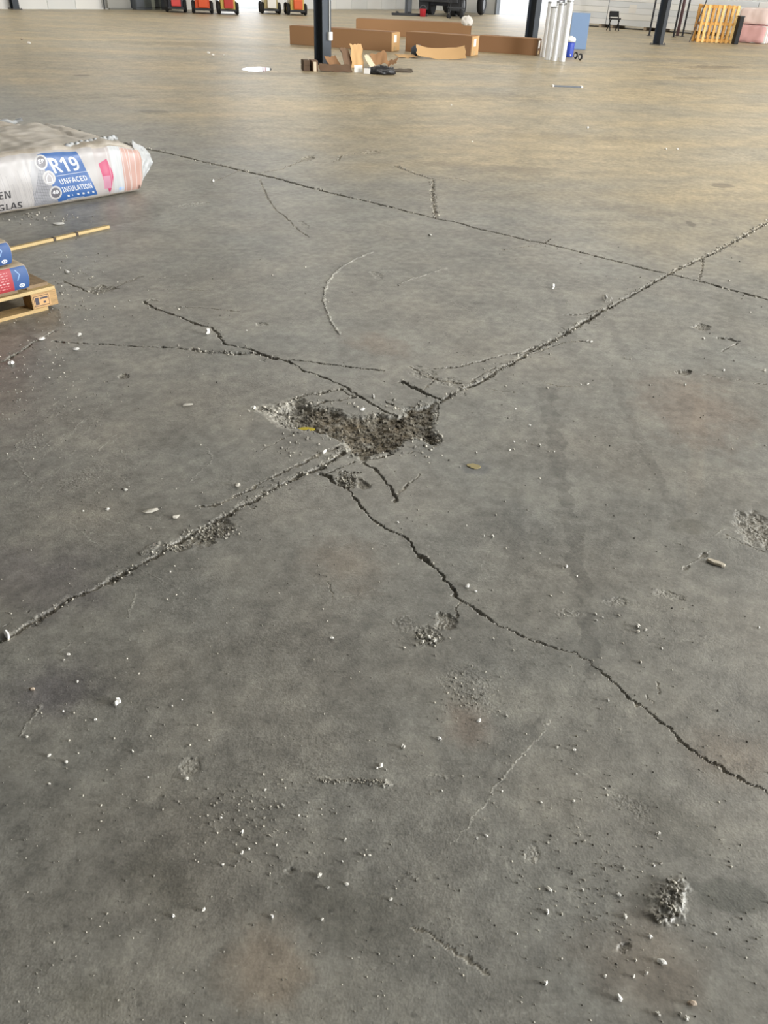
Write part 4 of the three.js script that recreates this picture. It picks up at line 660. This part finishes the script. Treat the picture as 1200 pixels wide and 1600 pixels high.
{
  const t = thing('flatbed_truck', 'dark flatbed truck parked at the end wall', 'truck', G3(688, 25).add(new THREE.Vector3(0.75, 0, -2.0)), 1.22), body = mat(36, 40, 50, 0.45);
  mesh('frame', box(5.4, 0.22, 0.8, 0, 0.78, 0, 0.02), dark, t); mesh('flatbed', box(3.6, 0.14, 2.3, -0.9, 1.02, 0, 0.02), body, t); mesh('rear_skirt', box(0.9, 0.5, 1.3, -1.9, 0.68, 0, 0.03), body, t); mesh('cab', box(1.7, 1.5, 2.1, 1.9, 1.55, 0, 0.12), body, t); mesh('windscreen', box(0.03, 0.6, 1.8, 2.76, 1.95, 0, 0.01), mat(60, 70, 80, 0.1), t);
  for (const x of [-1.9, 1.9]) for (const z of [-0.95, 0.95]) tyre(t, x, 0.48, z, 0.48, 0.34, mat(74, 76, 80, 0.5));
  for (const z of [-0.7, 0.7]) mesh('inner_wheel', cyl(0.46, 0.24, -1.9, 0.48, z * 0.86, 'z', 24), rubber, t);
  for (const z of [-0.8, 0.8]) { mesh('mudflap', box(0.02, 0.5, 0.5, -2.5, 0.5, z, 0.005), dark, t); mesh('tail_lamp', box(0.04, 0.12, 0.2, -2.72, 0.86, z, 0.01), mat(190, 60, 50, 0.4), t); }
  mesh('bumper', box(0.08, 0.16, 2.0, -2.7, 0.66, 0, 0.02), dark, t);
  const k = thing('tool_cart', 'black two-shelf cart standing near the truck', 'cart', W(34.6, -26.4), TURN - 0.7); for (const x of [-0.32, 0.32]) for (const z of [-0.2, 0.2]) { mesh('leg', bar([x, 0.1, z], [x * 0.9, 0.9, z], 0.022, 6), dark, k); mesh('caster', cyl(0.07, 0.05, x, 0.07, z, 'z', 14), rubber, k); } mesh('shelf', box(0.72, 0.06, 0.46, 0, 0.42, 0, 0.01), dark, k); mesh('shelf', box(0.72, 0.16, 0.46, 0, 0.88, 0, 0.01), mat(44, 42, 44, 0.6), k);
  const bkt = thing('red_bucket', 'small red bucket on the floor by the grey column', 'bucket', W(34.05, -27.95)); mesh('pail', new THREE.LatheGeometry([[0, 0], [0.13, 0], [0.16, 0.3], [0.166, 0.31], [0.15, 0.3], [0.12, 0.02], [0, 0.02]].map(([x, y]) => new THREE.Vector2(x, y)), 20), mat(186, 40, 52, 0.5), bkt); mesh('handle', new THREE.TorusGeometry(0.16, 0.006, 6, 20, Math.PI).translate(0, 0.3, 0), steelPale, bkt);
  const dk = thing('steel_skid', 'low black steel skid lying at the foot of the grey column', 'skid', W(34.0, -28.75), TURN - 0.75); for (const z of [-0.2, 0.2]) mesh('runner', box(1.7, 0.1, 0.1, 0, 0.05, z, 0.01), dark, dk); for (const x of [-0.6, 0, 0.6]) mesh('cross_bar', box(0.1, 0.06, 0.5, x, 0.13, 0, 0.01), dark, dk);
}
// cabinets and boards against the long wall
{
  const at = (px) => { const g = G(px, 14.5); return W(toA(g[0], g[1]), -34.12); };
  const cab = (label, px, w, h, m, dm) => { const t = thing('wall_cabinet', label, 'cabinet', at(px), TURN, 'cabinets along the long wall'); mesh('body', box(w, h, 0.5, 0, h / 2, 0, 0.015), m, t); const d = mesh('door', box(w - 0.06, h - 0.14, 0.02, 0, h / 2 + 0.02, 0.26, 0.005), dm, t); mesh('handle', box(0.02, 0.16, 0.03, w * 0.32, h * 0.5, 0.285, 0.006), steelPale, d); };
  cab('dark grey cabinet on the long wall beside the lifts', 246, 0.9, 1.9, dark, steel); cab('green-grey cabinet next to the dark one', 230, 0.9, 1.8, mat(128, 134, 124, 0.6), mat(140, 146, 136, 0.6)); cab('slate cabinet beyond the green-grey one', 217, 0.8, 2.0, mat(92, 98, 104, 0.6), mat(100, 106, 112, 0.6));
  const p = thing('grey_board', 'tall grey board leaning on the white long wall', 'board', at(185), TURN); mesh('board', box(1.1, 2.3, 0.03, 0, 1.15, -0.05, 0.004).rotateX(-0.04), mat(160, 160, 156, 0.7), p); mesh('foot_rail', box(1.1, 0.05, 0.08, 0, 0.025, 0.02, 0.005), mat(120, 122, 118, 0.7), p);
  solo('wall_conduit', cyl(0.03, 6, 0, 3, -0.18, 'y', 10), mat(70, 72, 74, 0.6), 'thin dark conduit running up the white long wall', 'conduit', at(164), TURN);
}
// wrapped white panel stacks, racks and pink bales in front of the end wall
{
  const whiteWrap = [mat(232, 234, 236, 0.45), mat(222, 226, 230, 0.45), mat(238, 238, 236, 0.45)];
  for (let i = 0; i < 6; i++) {
    const t = thing('wrapped_panels', ['white wrapped panel stack behind the black chair', 'white wrapped panel stack with a white label, beside the black chair', 'white wrapped panel stack between the label and the dark column', 'white wrapped panel stack behind the thin black posts', 'white wrapped panel stack with a red band, behind the posts', 'white wrapped panel stack behind the leaning pallets'][i], 'panels', W(37.2, -20.6 + i * 2.15), TURN, 'wrapped white panel stacks at the end wall');
    for (let k = 0; k < 5; k++) mesh('panel', box(1.3, 0.216, 2.12, 0, 0.229 + k * 0.22, 0, 0.01), whiteWrap[(i + k) % 3], t);
    for (const z of [-0.8, 0.8]) mesh('bearer', box(1.2, 0.12, 0.12, 0, 0.06, z, 0.01), mat(176, 160, 140, 0.8), t);
    if (i === 1) mesh('label', box(0.004, 0.3, 0.34, -0.653, 0.75, 0.1, 0.001), sticker, t);
    if (i >= 4) mesh('red_band', box(0.006, 0.14, 2.02, -0.653, 0.72, 0, 0.002), mat(190, 104, 100, 0.7), t);
  }
  const ch = thing('folding_chair', 'small black folding chair on the floor before the white stacks', 'chair', W(34.5, -18.05), TURN - 0.7);
  for (const x of [-0.19, 0.19]) { mesh('leg', bar([x, 0, 0.18], [x, 0.62, -0.16], 0.02, 6), rubber, ch); mesh('leg', bar([x, 0, -0.2], [x, 0.45, 0.16], 0.02, 6), rubber, ch); } mesh('seat', box(0.4, 0.05, 0.36, 0, 0.42, 0.02, 0.015), rubber, ch); mesh('backrest', box(0.4, 0.2, 0.05, 0, 0.58, -0.15, 0.015), rubber, ch);
  for (const [k, [px, py, H]] of [[1014, 56, 3], [1052, 58, 3], [1058, 56, 3], [1066, 57, 3]].entries()) { const t = thing('rack_post', ['thin black post in front of the labelled white stack', 'thin dark post just past the steel column', 'reddish dark post between the two black posts', 'thin black post, last before the leaning pallets'][k], 'post', G3(px, py), 0, 'thin posts before the end wall'); mesh('post', cyl(k === 2 ? 0.06 : 0.035, H, 0, H / 2 + 0.01, 0, 'y', 10), k === 2 ? mat(88, 62, 66, 0.6) : mat(34, 36, 42, 0.6), t); mesh('foot', box(0.16, 0.012, 0.16, 0, 0.006, 0, 0.002), dark, t); }
  solo('leaning_rod', bar([0, 0.01, 0], [0.55, 1.75, -0.5], 0.018, 8), mat(32, 34, 40, 0.5), 'thin black rod leaning beside the yellow pallets', 'rod', G3(1077, 66));
  const bale = [mat(214, 168, 166, 0.7), mat(226, 206, 200, 0.6), mat(202, 150, 152, 0.7)];
  const B = (label, a, b, y, L, H, D, k) => { const t = thing('insulation_bale', label, 'insulation', W(a, b, y), TURN, 'pink insulation bales by the pallets'); const fn = (x, yy, z) => { let [X, Y, Z] = roundTo(x, yy, z, L / 2, H / 2, D / 2, 0.12); X += 0.03 * noise(Z * 5 + k * 3, Y * 5); Z += 0.03 * noise(X * 6, Y * 5 + k); return [X, Y + H / 2, Z]; }; mesh('bale', packGeo(L, H, D, 0, fn, 16, 8, 16), bale[k % 3], t); for (const u of [-0.42, -0.22, 0, 0.22, 0.42]) mesh('white_strap', box(0.06, H * 0.96, D + 0.07, u * L, H / 2, 0, 0.02), whiteWrap[2], t); };
  B('pink bale on the floor next to the dark gap by the pallets', 33.7, -11.9, 0, 1.1, 0.55, 1.1, 0); B('pink bale on the floor beside the first bale, farther from the pallets', 34.9, -11.2, 0, 1.1, 0.55, 1.1, 2); B('pale wrapped bale stacked on the first pink bale', 33.8, -11.95, 0.565, 1.1, 0.5, 1.1, 1); B('pale wrapped bale stacked on the second pink bale', 35.0, -11.25, 0.565, 1.1, 0.5, 1.1, 4);
  const rk = thing('black_crate', 'black upright crate wedged between pallets and pink bales', 'crate', G3(1147.5, 69), 0); mesh('crate_body', box(0.15, 0.8, 0.3, 0, 0.4, 0, 0.02), rubber, rk); mesh('crate_lid', box(0.17, 0.04, 0.32, 0, 0.82, 0, 0.01), dark, rk);
}
// doors standing open in the end wall and the long wall
{
  let n = 0;
  for (const [wall, at, w, h] of DAY) {
    n++; const d = new THREE.Group(); d.name = 'door_' + n; hallTurn(d); scene.add(d); tag(d, ['open dock door beside the viewer, letting in daylight', 'open dock door along the right wall past the columns', 'open dock door along the right wall near the end', 'bright open doorway in the white wall among the lifts', 'tall bright open doorway in the end wall beyond the cartons'][n - 1], 'door', null, 'structure');
    const T = 0.12, P = (u, y, v, lu, ly) => wall === 'far' ? box(0.3, ly, lu, HALL.a1 + 0.1, y, at + u, 0.01) : box(lu, ly, 0.3, at + u, y, (wall === 'left' ? HALL.b0 - 0.1 : HALL.b1 + 0.1), 0.01);
    mesh('door_jamb', P(-w / 2 - T / 2, h / 2, 0, T, h), girt, d); mesh('door_jamb', P(w / 2 + T / 2, h / 2, 0, T, h), girt, d); mesh('door_head', P(0, h + T / 2, 0, w + 2 * T, T), girt, d);
  }
}

// ------------------------------------------------------------------ loose stones, chips and grit on the floor
const stoneGeos = [], facet = { flatShading: true };
for (let k = 0; k < 9; k++) {
  const g = new THREE.IcosahedronGeometry(1, k % 3 ? 0 : 1), p = g.attributes.position, seen = {}; const ax = rr(0.75, 1.3), az = rr(0.65, 1.15);
  for (let i = 0; i < p.count; i++) { const id = [p.getX(i), p.getY(i), p.getZ(i)].map((q) => q.toFixed(2)).join(); seen[id] ??= rr(0.62, 1.25); const q = seen[id]; p.setXYZ(i, p.getX(i) * q * ax, p.getY(i) * q * 0.85, p.getZ(i) * q * az); }
  g.computeVertexNormals(); g.computeBoundingBox(); stoneGeos.push(g.translate(0, -g.boundingBox.min.y - 0.1, 0));
}
const stoneMs = [mat(216, 213, 203, 0.9, facet), mat(200, 195, 182, 0.9, facet), mat(234, 232, 225, 0.9, facet), mat(172, 156, 138, 0.9, facet)];
const floorY = (x, z) => feature(x, z).h;
const CR = 'small pale concrete crumb lying loose on the grey floor', CRG = 'loose crumbs scattered on the floor';
const stone = (px, py, s, label = CR, m = rnd() < 0.6 ? 0 : rnd() < 0.5 ? 1 : 2, sx = 1, sz = 1) => {
  const g = G(px, py), r = s * 0.43 * g[2] / CAM.f, o = solo('concrete_crumb', stoneGeos[Math.floor(rnd() * 9)], stoneMs[m], label, 'stone', new THREE.Vector3(g[0], floorY(g[0], g[1]), g[1]), rr(0, 6.28), CRG); o.scale.set(r * sx, r * rr(0.8, 1.1), r * sz); return o;
};
stone(184, 1099, 16, 'largest white pebble, with a long shadow, near the low ridge', 2, 1.2, 0.8); stone(50, 1079, 14, 'brownish flat pebble beside the white scrape', 3, 1, 0.7);
stone(967, 1560, 16, 'elongated white pebble near the brown stain', 2, 0.7, 1.3); stone(1034, 1504, 15, 'white lumpy pebble below the crumbling mound', 2); stone(1080, 1570, 15, 'tan lumpy pebble beyond the crumbling mound', 3); stone(325, 522, 11, 'pale round pebble beside the bent crack', 2); stone(864, 451, 11, 'white upright chip on the dark tyre mark', 2, 0.6, 1.4); stone(333, 284, 8, 'bright white chip near the long far joint', 2); stone(730, 916, 10, 'crushed white crumb beside the winding crack', 2);
stone(566, 641, 9, 'white pebble in the broken hole at its far rim', 2); stone(583, 621, 8, 'bright white flat chip beside the crack behind the hole', 2, 1.6, 0.8); stone(507, 708, 9, 'white flat chip in the twin crack below the hole', 2, 1.4, 0.7); stone(12, 994, 18, 'bright white lump in the wide joint', 2, 1.3, 0.7);
for (const [x, y, s] of [[77, 1181, 7], [103, 1191, 9], [77, 1225, 6], [207, 1175, 7], [149, 1125, 6], [178, 1154, 5], [269, 1104, 5], [284, 1094, 4], [121, 1066, 5], [217, 1053, 4], [99, 1112, 5], [42, 1152, 6], [107, 1024, 6], [100, 1032, 4], [231, 1215, 5], [292, 1218, 7], [748, 1126, 9], [686, 1155, 8], [629, 1168, 9], [595, 1197, 10], [588, 1201, 8], [603, 1203, 5], [791, 1119, 5], [780, 1112, 4], [539, 1313, 8], [569, 1337, 6], [577, 1337, 6], [512, 1387, 9], [541, 1382, 8], [535, 1347, 5], [760, 1306, 7], [858, 1390, 11], [870, 1168, 6], [896, 1173, 7], [896, 1252, 6], [845, 1254, 5], [784, 1237, 5], [318, 1422, 9], [271, 1432, 7], [425, 1433, 7], [348, 1352, 7], [378, 1301, 7], [378, 1333, 7], [389, 1327, 6], [432, 1321, 5], [421, 1306, 5], [442, 1259, 6], [467, 1275, 6], [414, 1235, 5], [499, 1369, 9], [610, 1406, 7], [503, 1437, 6], [345, 1278, 5], [1021, 1352, 7], [1032, 1349, 7], [974, 1356, 6], [966, 1399, 8], [976, 1433, 9], [1015, 1465, 8], [1117, 1459, 6], [993, 1501, 7], [989, 1526, 8], [1010, 1521, 7], [1142, 1354, 6], [855, 1426, 9], [852, 1537, 9], [1027, 1585, 9], [1072, 1592, 10], [910, 1392, 8], [807, 1459, 7], [945, 1525, 7], [885, 886, 8], [901, 901, 5], [860, 931, 5], [631, 1013, 6], [771, 999, 5], [802, 1017, 5], [769, 839, 6], [756, 838, 4], [729, 822, 4], [668, 820, 4], [621, 817, 5], [670, 997, 11], [678, 1003, 8], [660, 1004, 6], [996, 980, 9], [996, 988, 7], [930, 960, 5], [931, 970, 5], [966, 962, 5], [742, 925, 6], [518, 998, 7], [196, 766, 7], [168, 796, 8], [130, 799, 5], [266, 894, 4], [124, 525, 7], [385, 517, 4], [917, 534, 6], [923, 535, 6], [946, 467, 6], [671, 368, 6], [1040, 234, 5], [1058, 234, 5], [918, 201, 4], [705, 165, 4], [738, 222, 4], [744, 708, 4], [805, 640, 5], [790, 604, 4], [827, 665, 5], [803, 691, 5], [822, 690, 4], [843, 697, 5], [866, 706, 4], [796, 704, 4], [670, 724, 4], [719, 730, 4], [1033, 1013, 6], [1008, 985, 6], [1000, 1035, 6], [1038, 998, 4], [941, 965, 4], [918, 601, 5], [907, 601, 4], [1070, 602, 5], [1130, 579, 6], [1194, 580, 6], [1099, 530, 5], [1185, 981, 7], [945, 1232, 5], [1029, 1303, 6], [1026, 1303, 5], [1020, 1324, 5], [905, 1305, 5], [745, 1310, 5], [690, 1236, 4], [900, 1210, 4], [950, 1095, 5]]) stone(x, y, s);
for (const [x, y, s, l] of [[326, 84, 5, 'white scrap on the far floor, biggest of the three before the lifts'], [333, 87, 5, 'white scrap close beside the biggest far scrap'], [350, 87.5, 5, 'white scrap set apart on the far floor'], [46, 69, 6, 'white scrap on the far floor beside a dark speck'], [34, 62, 5, 'dark speck on the far floor beside a white scrap']]) stone(x, y, s, l, s === 5 && y === 62 ? 3 : 2);
{ // larger flat chips of their own
  const chip = (name, label, cat, px, py, lx, lz, h, turn, m) => { const g = G(px, py), k = g[2] / CAM.f, n = 14, sh = new THREE.Shape(); for (let i = 0; i < n; i++) { const a = i / n * 6.283, q = 1 + 0.25 * noise(Math.cos(a) * 2 + px, Math.sin(a) * 2 + py), x = Math.cos(a) * lx / 2 * k * q, y = Math.sin(a) * lz / 2 * k * q; i ? sh.lineTo(x, y) : sh.moveTo(x, y); } sh.closePath(); const e = new THREE.ExtrudeGeometry(sh, { depth: h, bevelEnabled: true, bevelThickness: h / 3, bevelSize: h / 3, bevelSegments: 1 }).rotateX(-Math.PI / 2); return solo(name, e, m, label, cat, new THREE.Vector3(g[0], floorY(g[0], g[1]) + h / 3, g[1]), turn); };
  chip('yellow_chip', 'flat yellow paint chip pressed on the floor near the hole', 'chip', 740, 729, 22, 13, 0.002, -0.3, mat(172, 158, 112, 0.7));
  chip('wood_splinter', 'pale splinter of wood beside two small pits', 'splinter', 1118, 881, 26, 8, 0.006, -0.55, mat(214, 204, 184, 0.8));
  const flake = (label, px, py, lx, lz, h, turn, m) => { const g = G(px, py), k = g[2] / CAM.f * 0.5, o = solo('concrete_flake', stoneGeos[(px * 7) % 9], m, label, 'flake', new THREE.Vector3(g[0], floorY(g[0], g[1]), g[1]), turn); o.scale.set(lx * k, h, lz * k * 1.3); };
  flake('curled pale concrete flake above the wide joint', 236, 800, 21, 9, 0.008, 0.5, stoneMs[1]); flake('small rounded concrete flake next to the curled one', 275, 809, 16, 9, 0.007, 0.5, stoneMs[1]); flake('thin bowed flake lying alone left of the hole', 292, 634, 15, 6, 0.008, 0.3, stoneMs[1]); flake('pale flake just off the hole on its left side', 396, 639, 10, 6, 0.009, 0.2, stoneMs[0]);
  flake('flat pale flake lying before the insulation pack', 92, 351, 16, 9, 0.012, 0.1, stoneMs[2]); flake('bent white flake between the sacks and the cracks', 104, 426, 13, 6, 0.012, -0.5, stoneMs[2]); flake('triangular upright flake above the twin crack', 371, 760, 8, 8, 0.01, 0.4, stoneMs[1]); flake('white crushed flake in the grit left of the cracks', 65, 531, 10, 8, 0.01, 0.6, stoneMs[2]); flake('white flake at the end of the short spalled joint', 18, 569, 11, 6, 0.01, 0.4, stoneMs[2]); flake('white crumbled flake just past the spalled joint', 119, 547, 9, 6, 0.009, 0.3, stoneMs[2]);
  chip('yellow_paint', 'bright yellow paint patch on a lump in the broken hole', 'paint', 479, 667, 26, 9, 0.003, 0.1, mat(196, 176, 24, 0.6)).position.y += 0.004;
}
{ // grit: past counting
  const g = new THREE.IcosahedronGeometry(1, 0), pos = [];
  const drop = (px, py, s) => { const q = G(px, py); pos.push([q[0], q[1], s * 0.5 * q[2] / CAM.f]); };
  const gauss = () => (rnd() + rnd() + rnd() - 1.5) * 1.15;
  for (let i = 0; i < 1100; i++) { const y = 380 + 1220 * Math.pow(rnd(), 0.8); drop(rr(-20, 1220), y, rr(1.2, 3.2) * (y > 1100 ? 1.15 : 1)); }
  for (let i = 0; i < 260; i++) drop(40 + gauss() * 100, 600 + gauss() * 80, rr(0.9, 2.6));
  for (let i = 0; i < 120; i++) drop(120 + gauss() * 50, 460 + gauss() * 60, rr(1.2, 3));
  for (let i = 0; i < 60; i++) drop(60 + gauss() * 70, 340 + gauss() * 8, rr(1.4, 3.4));
  for (let i = 0; i < 130; i++) drop(400 + gauss() * 90, 1290 + gauss() * 70, rr(1.8, 4));
  for (let i = 0; i < 130; i++) drop(930 + gauss() * 120, 1390 + gauss() * 130, rr(1.8, 4));
  for (let i = 0; i < 140; i++) drop(330 + gauss() * 34, 832 - gauss() * 12, rr(2, 5));
  for (let i = 0; i < 60; i++) drop(275 + gauss() * 14, 855 + gauss() * 6, rr(2, 4));
  for (let i = 0; i < 90; i++) drop(541 + gauss() * 12, 751 + gauss() * 8, rr(2, 5.5));
  for (let i = 0; i < 40; i++) drop(668 + gauss() * 18, 997 + gauss() * 12, rr(2.5, 6));
  for (let i = 0; i < 50; i++) drop(1043 + gauss() * 18, 1410 + gauss() * 25, rr(4, 10));
  for (let i = 0; i < 70; i++) drop(rr(500, 605), 1219 + gauss() * 4 + 2, rr(2, 4.5));
  for (let i = 0; i < 60; i++) drop(730 + gauss() * 40, 1080 + gauss() * 35, rr(2, 4));
  for (let i = 0; i < 220; i++) drop(rr(430, 690), rr(625, 715), rr(2, 5.5));
  for (let i = 0; i < 60; i++) drop(675 + gauss() * 12, 683 + gauss() * 6, rr(2.5, 6));
  for (let i = 0; i < 900; i++) { const x = rr(rb.x0, rb.x1), z = rr(rb.z0, rb.z1); if (rimDist(x, z) < 0.012) continue; pos.push([x, z, 0.0025 + 0.008 * rnd() ** 3]); }
  for (const s of SEG) { if (s.kind !== 'joint' && s.kind !== 'crack') continue; const L = Math.sqrt(s.l2), w = (s.w1 + s.w2) / 2, n = Math.round(L * (s.kind === 'joint' ? 190 : 70)); for (let i = 0; i < n; i++) { const t = rnd(), o = gauss() * w * 1.1; pos.push([s.x1 + s.dx * t - s.dz / L * o, s.z1 + s.dz * t + s.dx / L * o, Math.min(0.007, w * rr(0.1, 0.38))]); } }
  const m = new THREE.InstancedMesh(g, new THREE.MeshStandardMaterial({ color: 0xffffff, roughness: 0.9 }), pos.length), M = new THREE.Matrix4(), Q = new THREE.Quaternion(), E = new THREE.Euler(), c = new THREE.Color();
  pos.forEach(([x, z, r], i) => { const q = feature(x, z), y = q.h, wet = q.soil; E.set(rr(0, 6), rr(0, 6), rr(0, 6)); Q.setFromEuler(E); M.compose(new THREE.Vector3(x, y + r * 0.45, z), Q, new THREE.Vector3(r * rr(0.5, 1.5), r * rr(0.6, 1.1), r * rr(0.5, 1.3))); m.setMatrixAt(i, M); const k = (0.5 + 0.6 * rnd()) * (1 - 0.45 * clamp(wet)); c.copy(rgb(mix(200, 178, wet) * k, mix(195, 166, wet) * k, mix(181, 142, wet) * k)); m.setColorAt(i, c); });
  m.name = 'grit'; m.castShadow = m.receiveShadow = true; scene.add(m); tag(m, 'fine pale grit and crumbled concrete strewn over the floor', 'grit', null, 'stuff');
  console.log('grit', pos.length);
}

// ------------------------------------------------------------------ lamps
{
  const white = mat(222, 222, 220, 0.5), glow = new THREE.MeshStandardMaterial({ color: 0xffffff, emissive: LAMP.color, emissiveIntensity: 6 });
  const proto = {};
  proto.body = box(LAMP.w + 0.1, 0.07, LAMP.d + 0.1, 0, 0.06, 0, 0.01); proto.lens = box(LAMP.w, 0.012, LAMP.d, 0, 0.02, 0, 0.003); proto.rods = [-0.45, 0.45].map((x) => cyl(0.006, HALL.h - LAMP.y - 0.09, x, (HALL.h - LAMP.y + 0.09) / 2, 0, 'y', 6));
  for (const [a, b] of LAMPS) {
    const t = thing('high_bay_light', 'white rectangular high-bay lamp hanging on thin rods under the roof', 'lamp', W(a, b, LAMP.y), TURN, 'high-bay lamps under the roof');
    mesh('housing', proto.body, white, t); mesh('lamp_lens', proto.lens, glow, t); for (const g of proto.rods) mesh('hanging_rod', g, girt, t);
    const l = new THREE.RectAreaLight(LAMP.color, LAMP.k, LAMP.w, LAMP.d); l.name = 'high_bay_glow'; l.position.set(0, 0.008, 0); l.rotation.x = -Math.PI / 2; t.add(l);
  }
}
renderer.render(scene, camera);
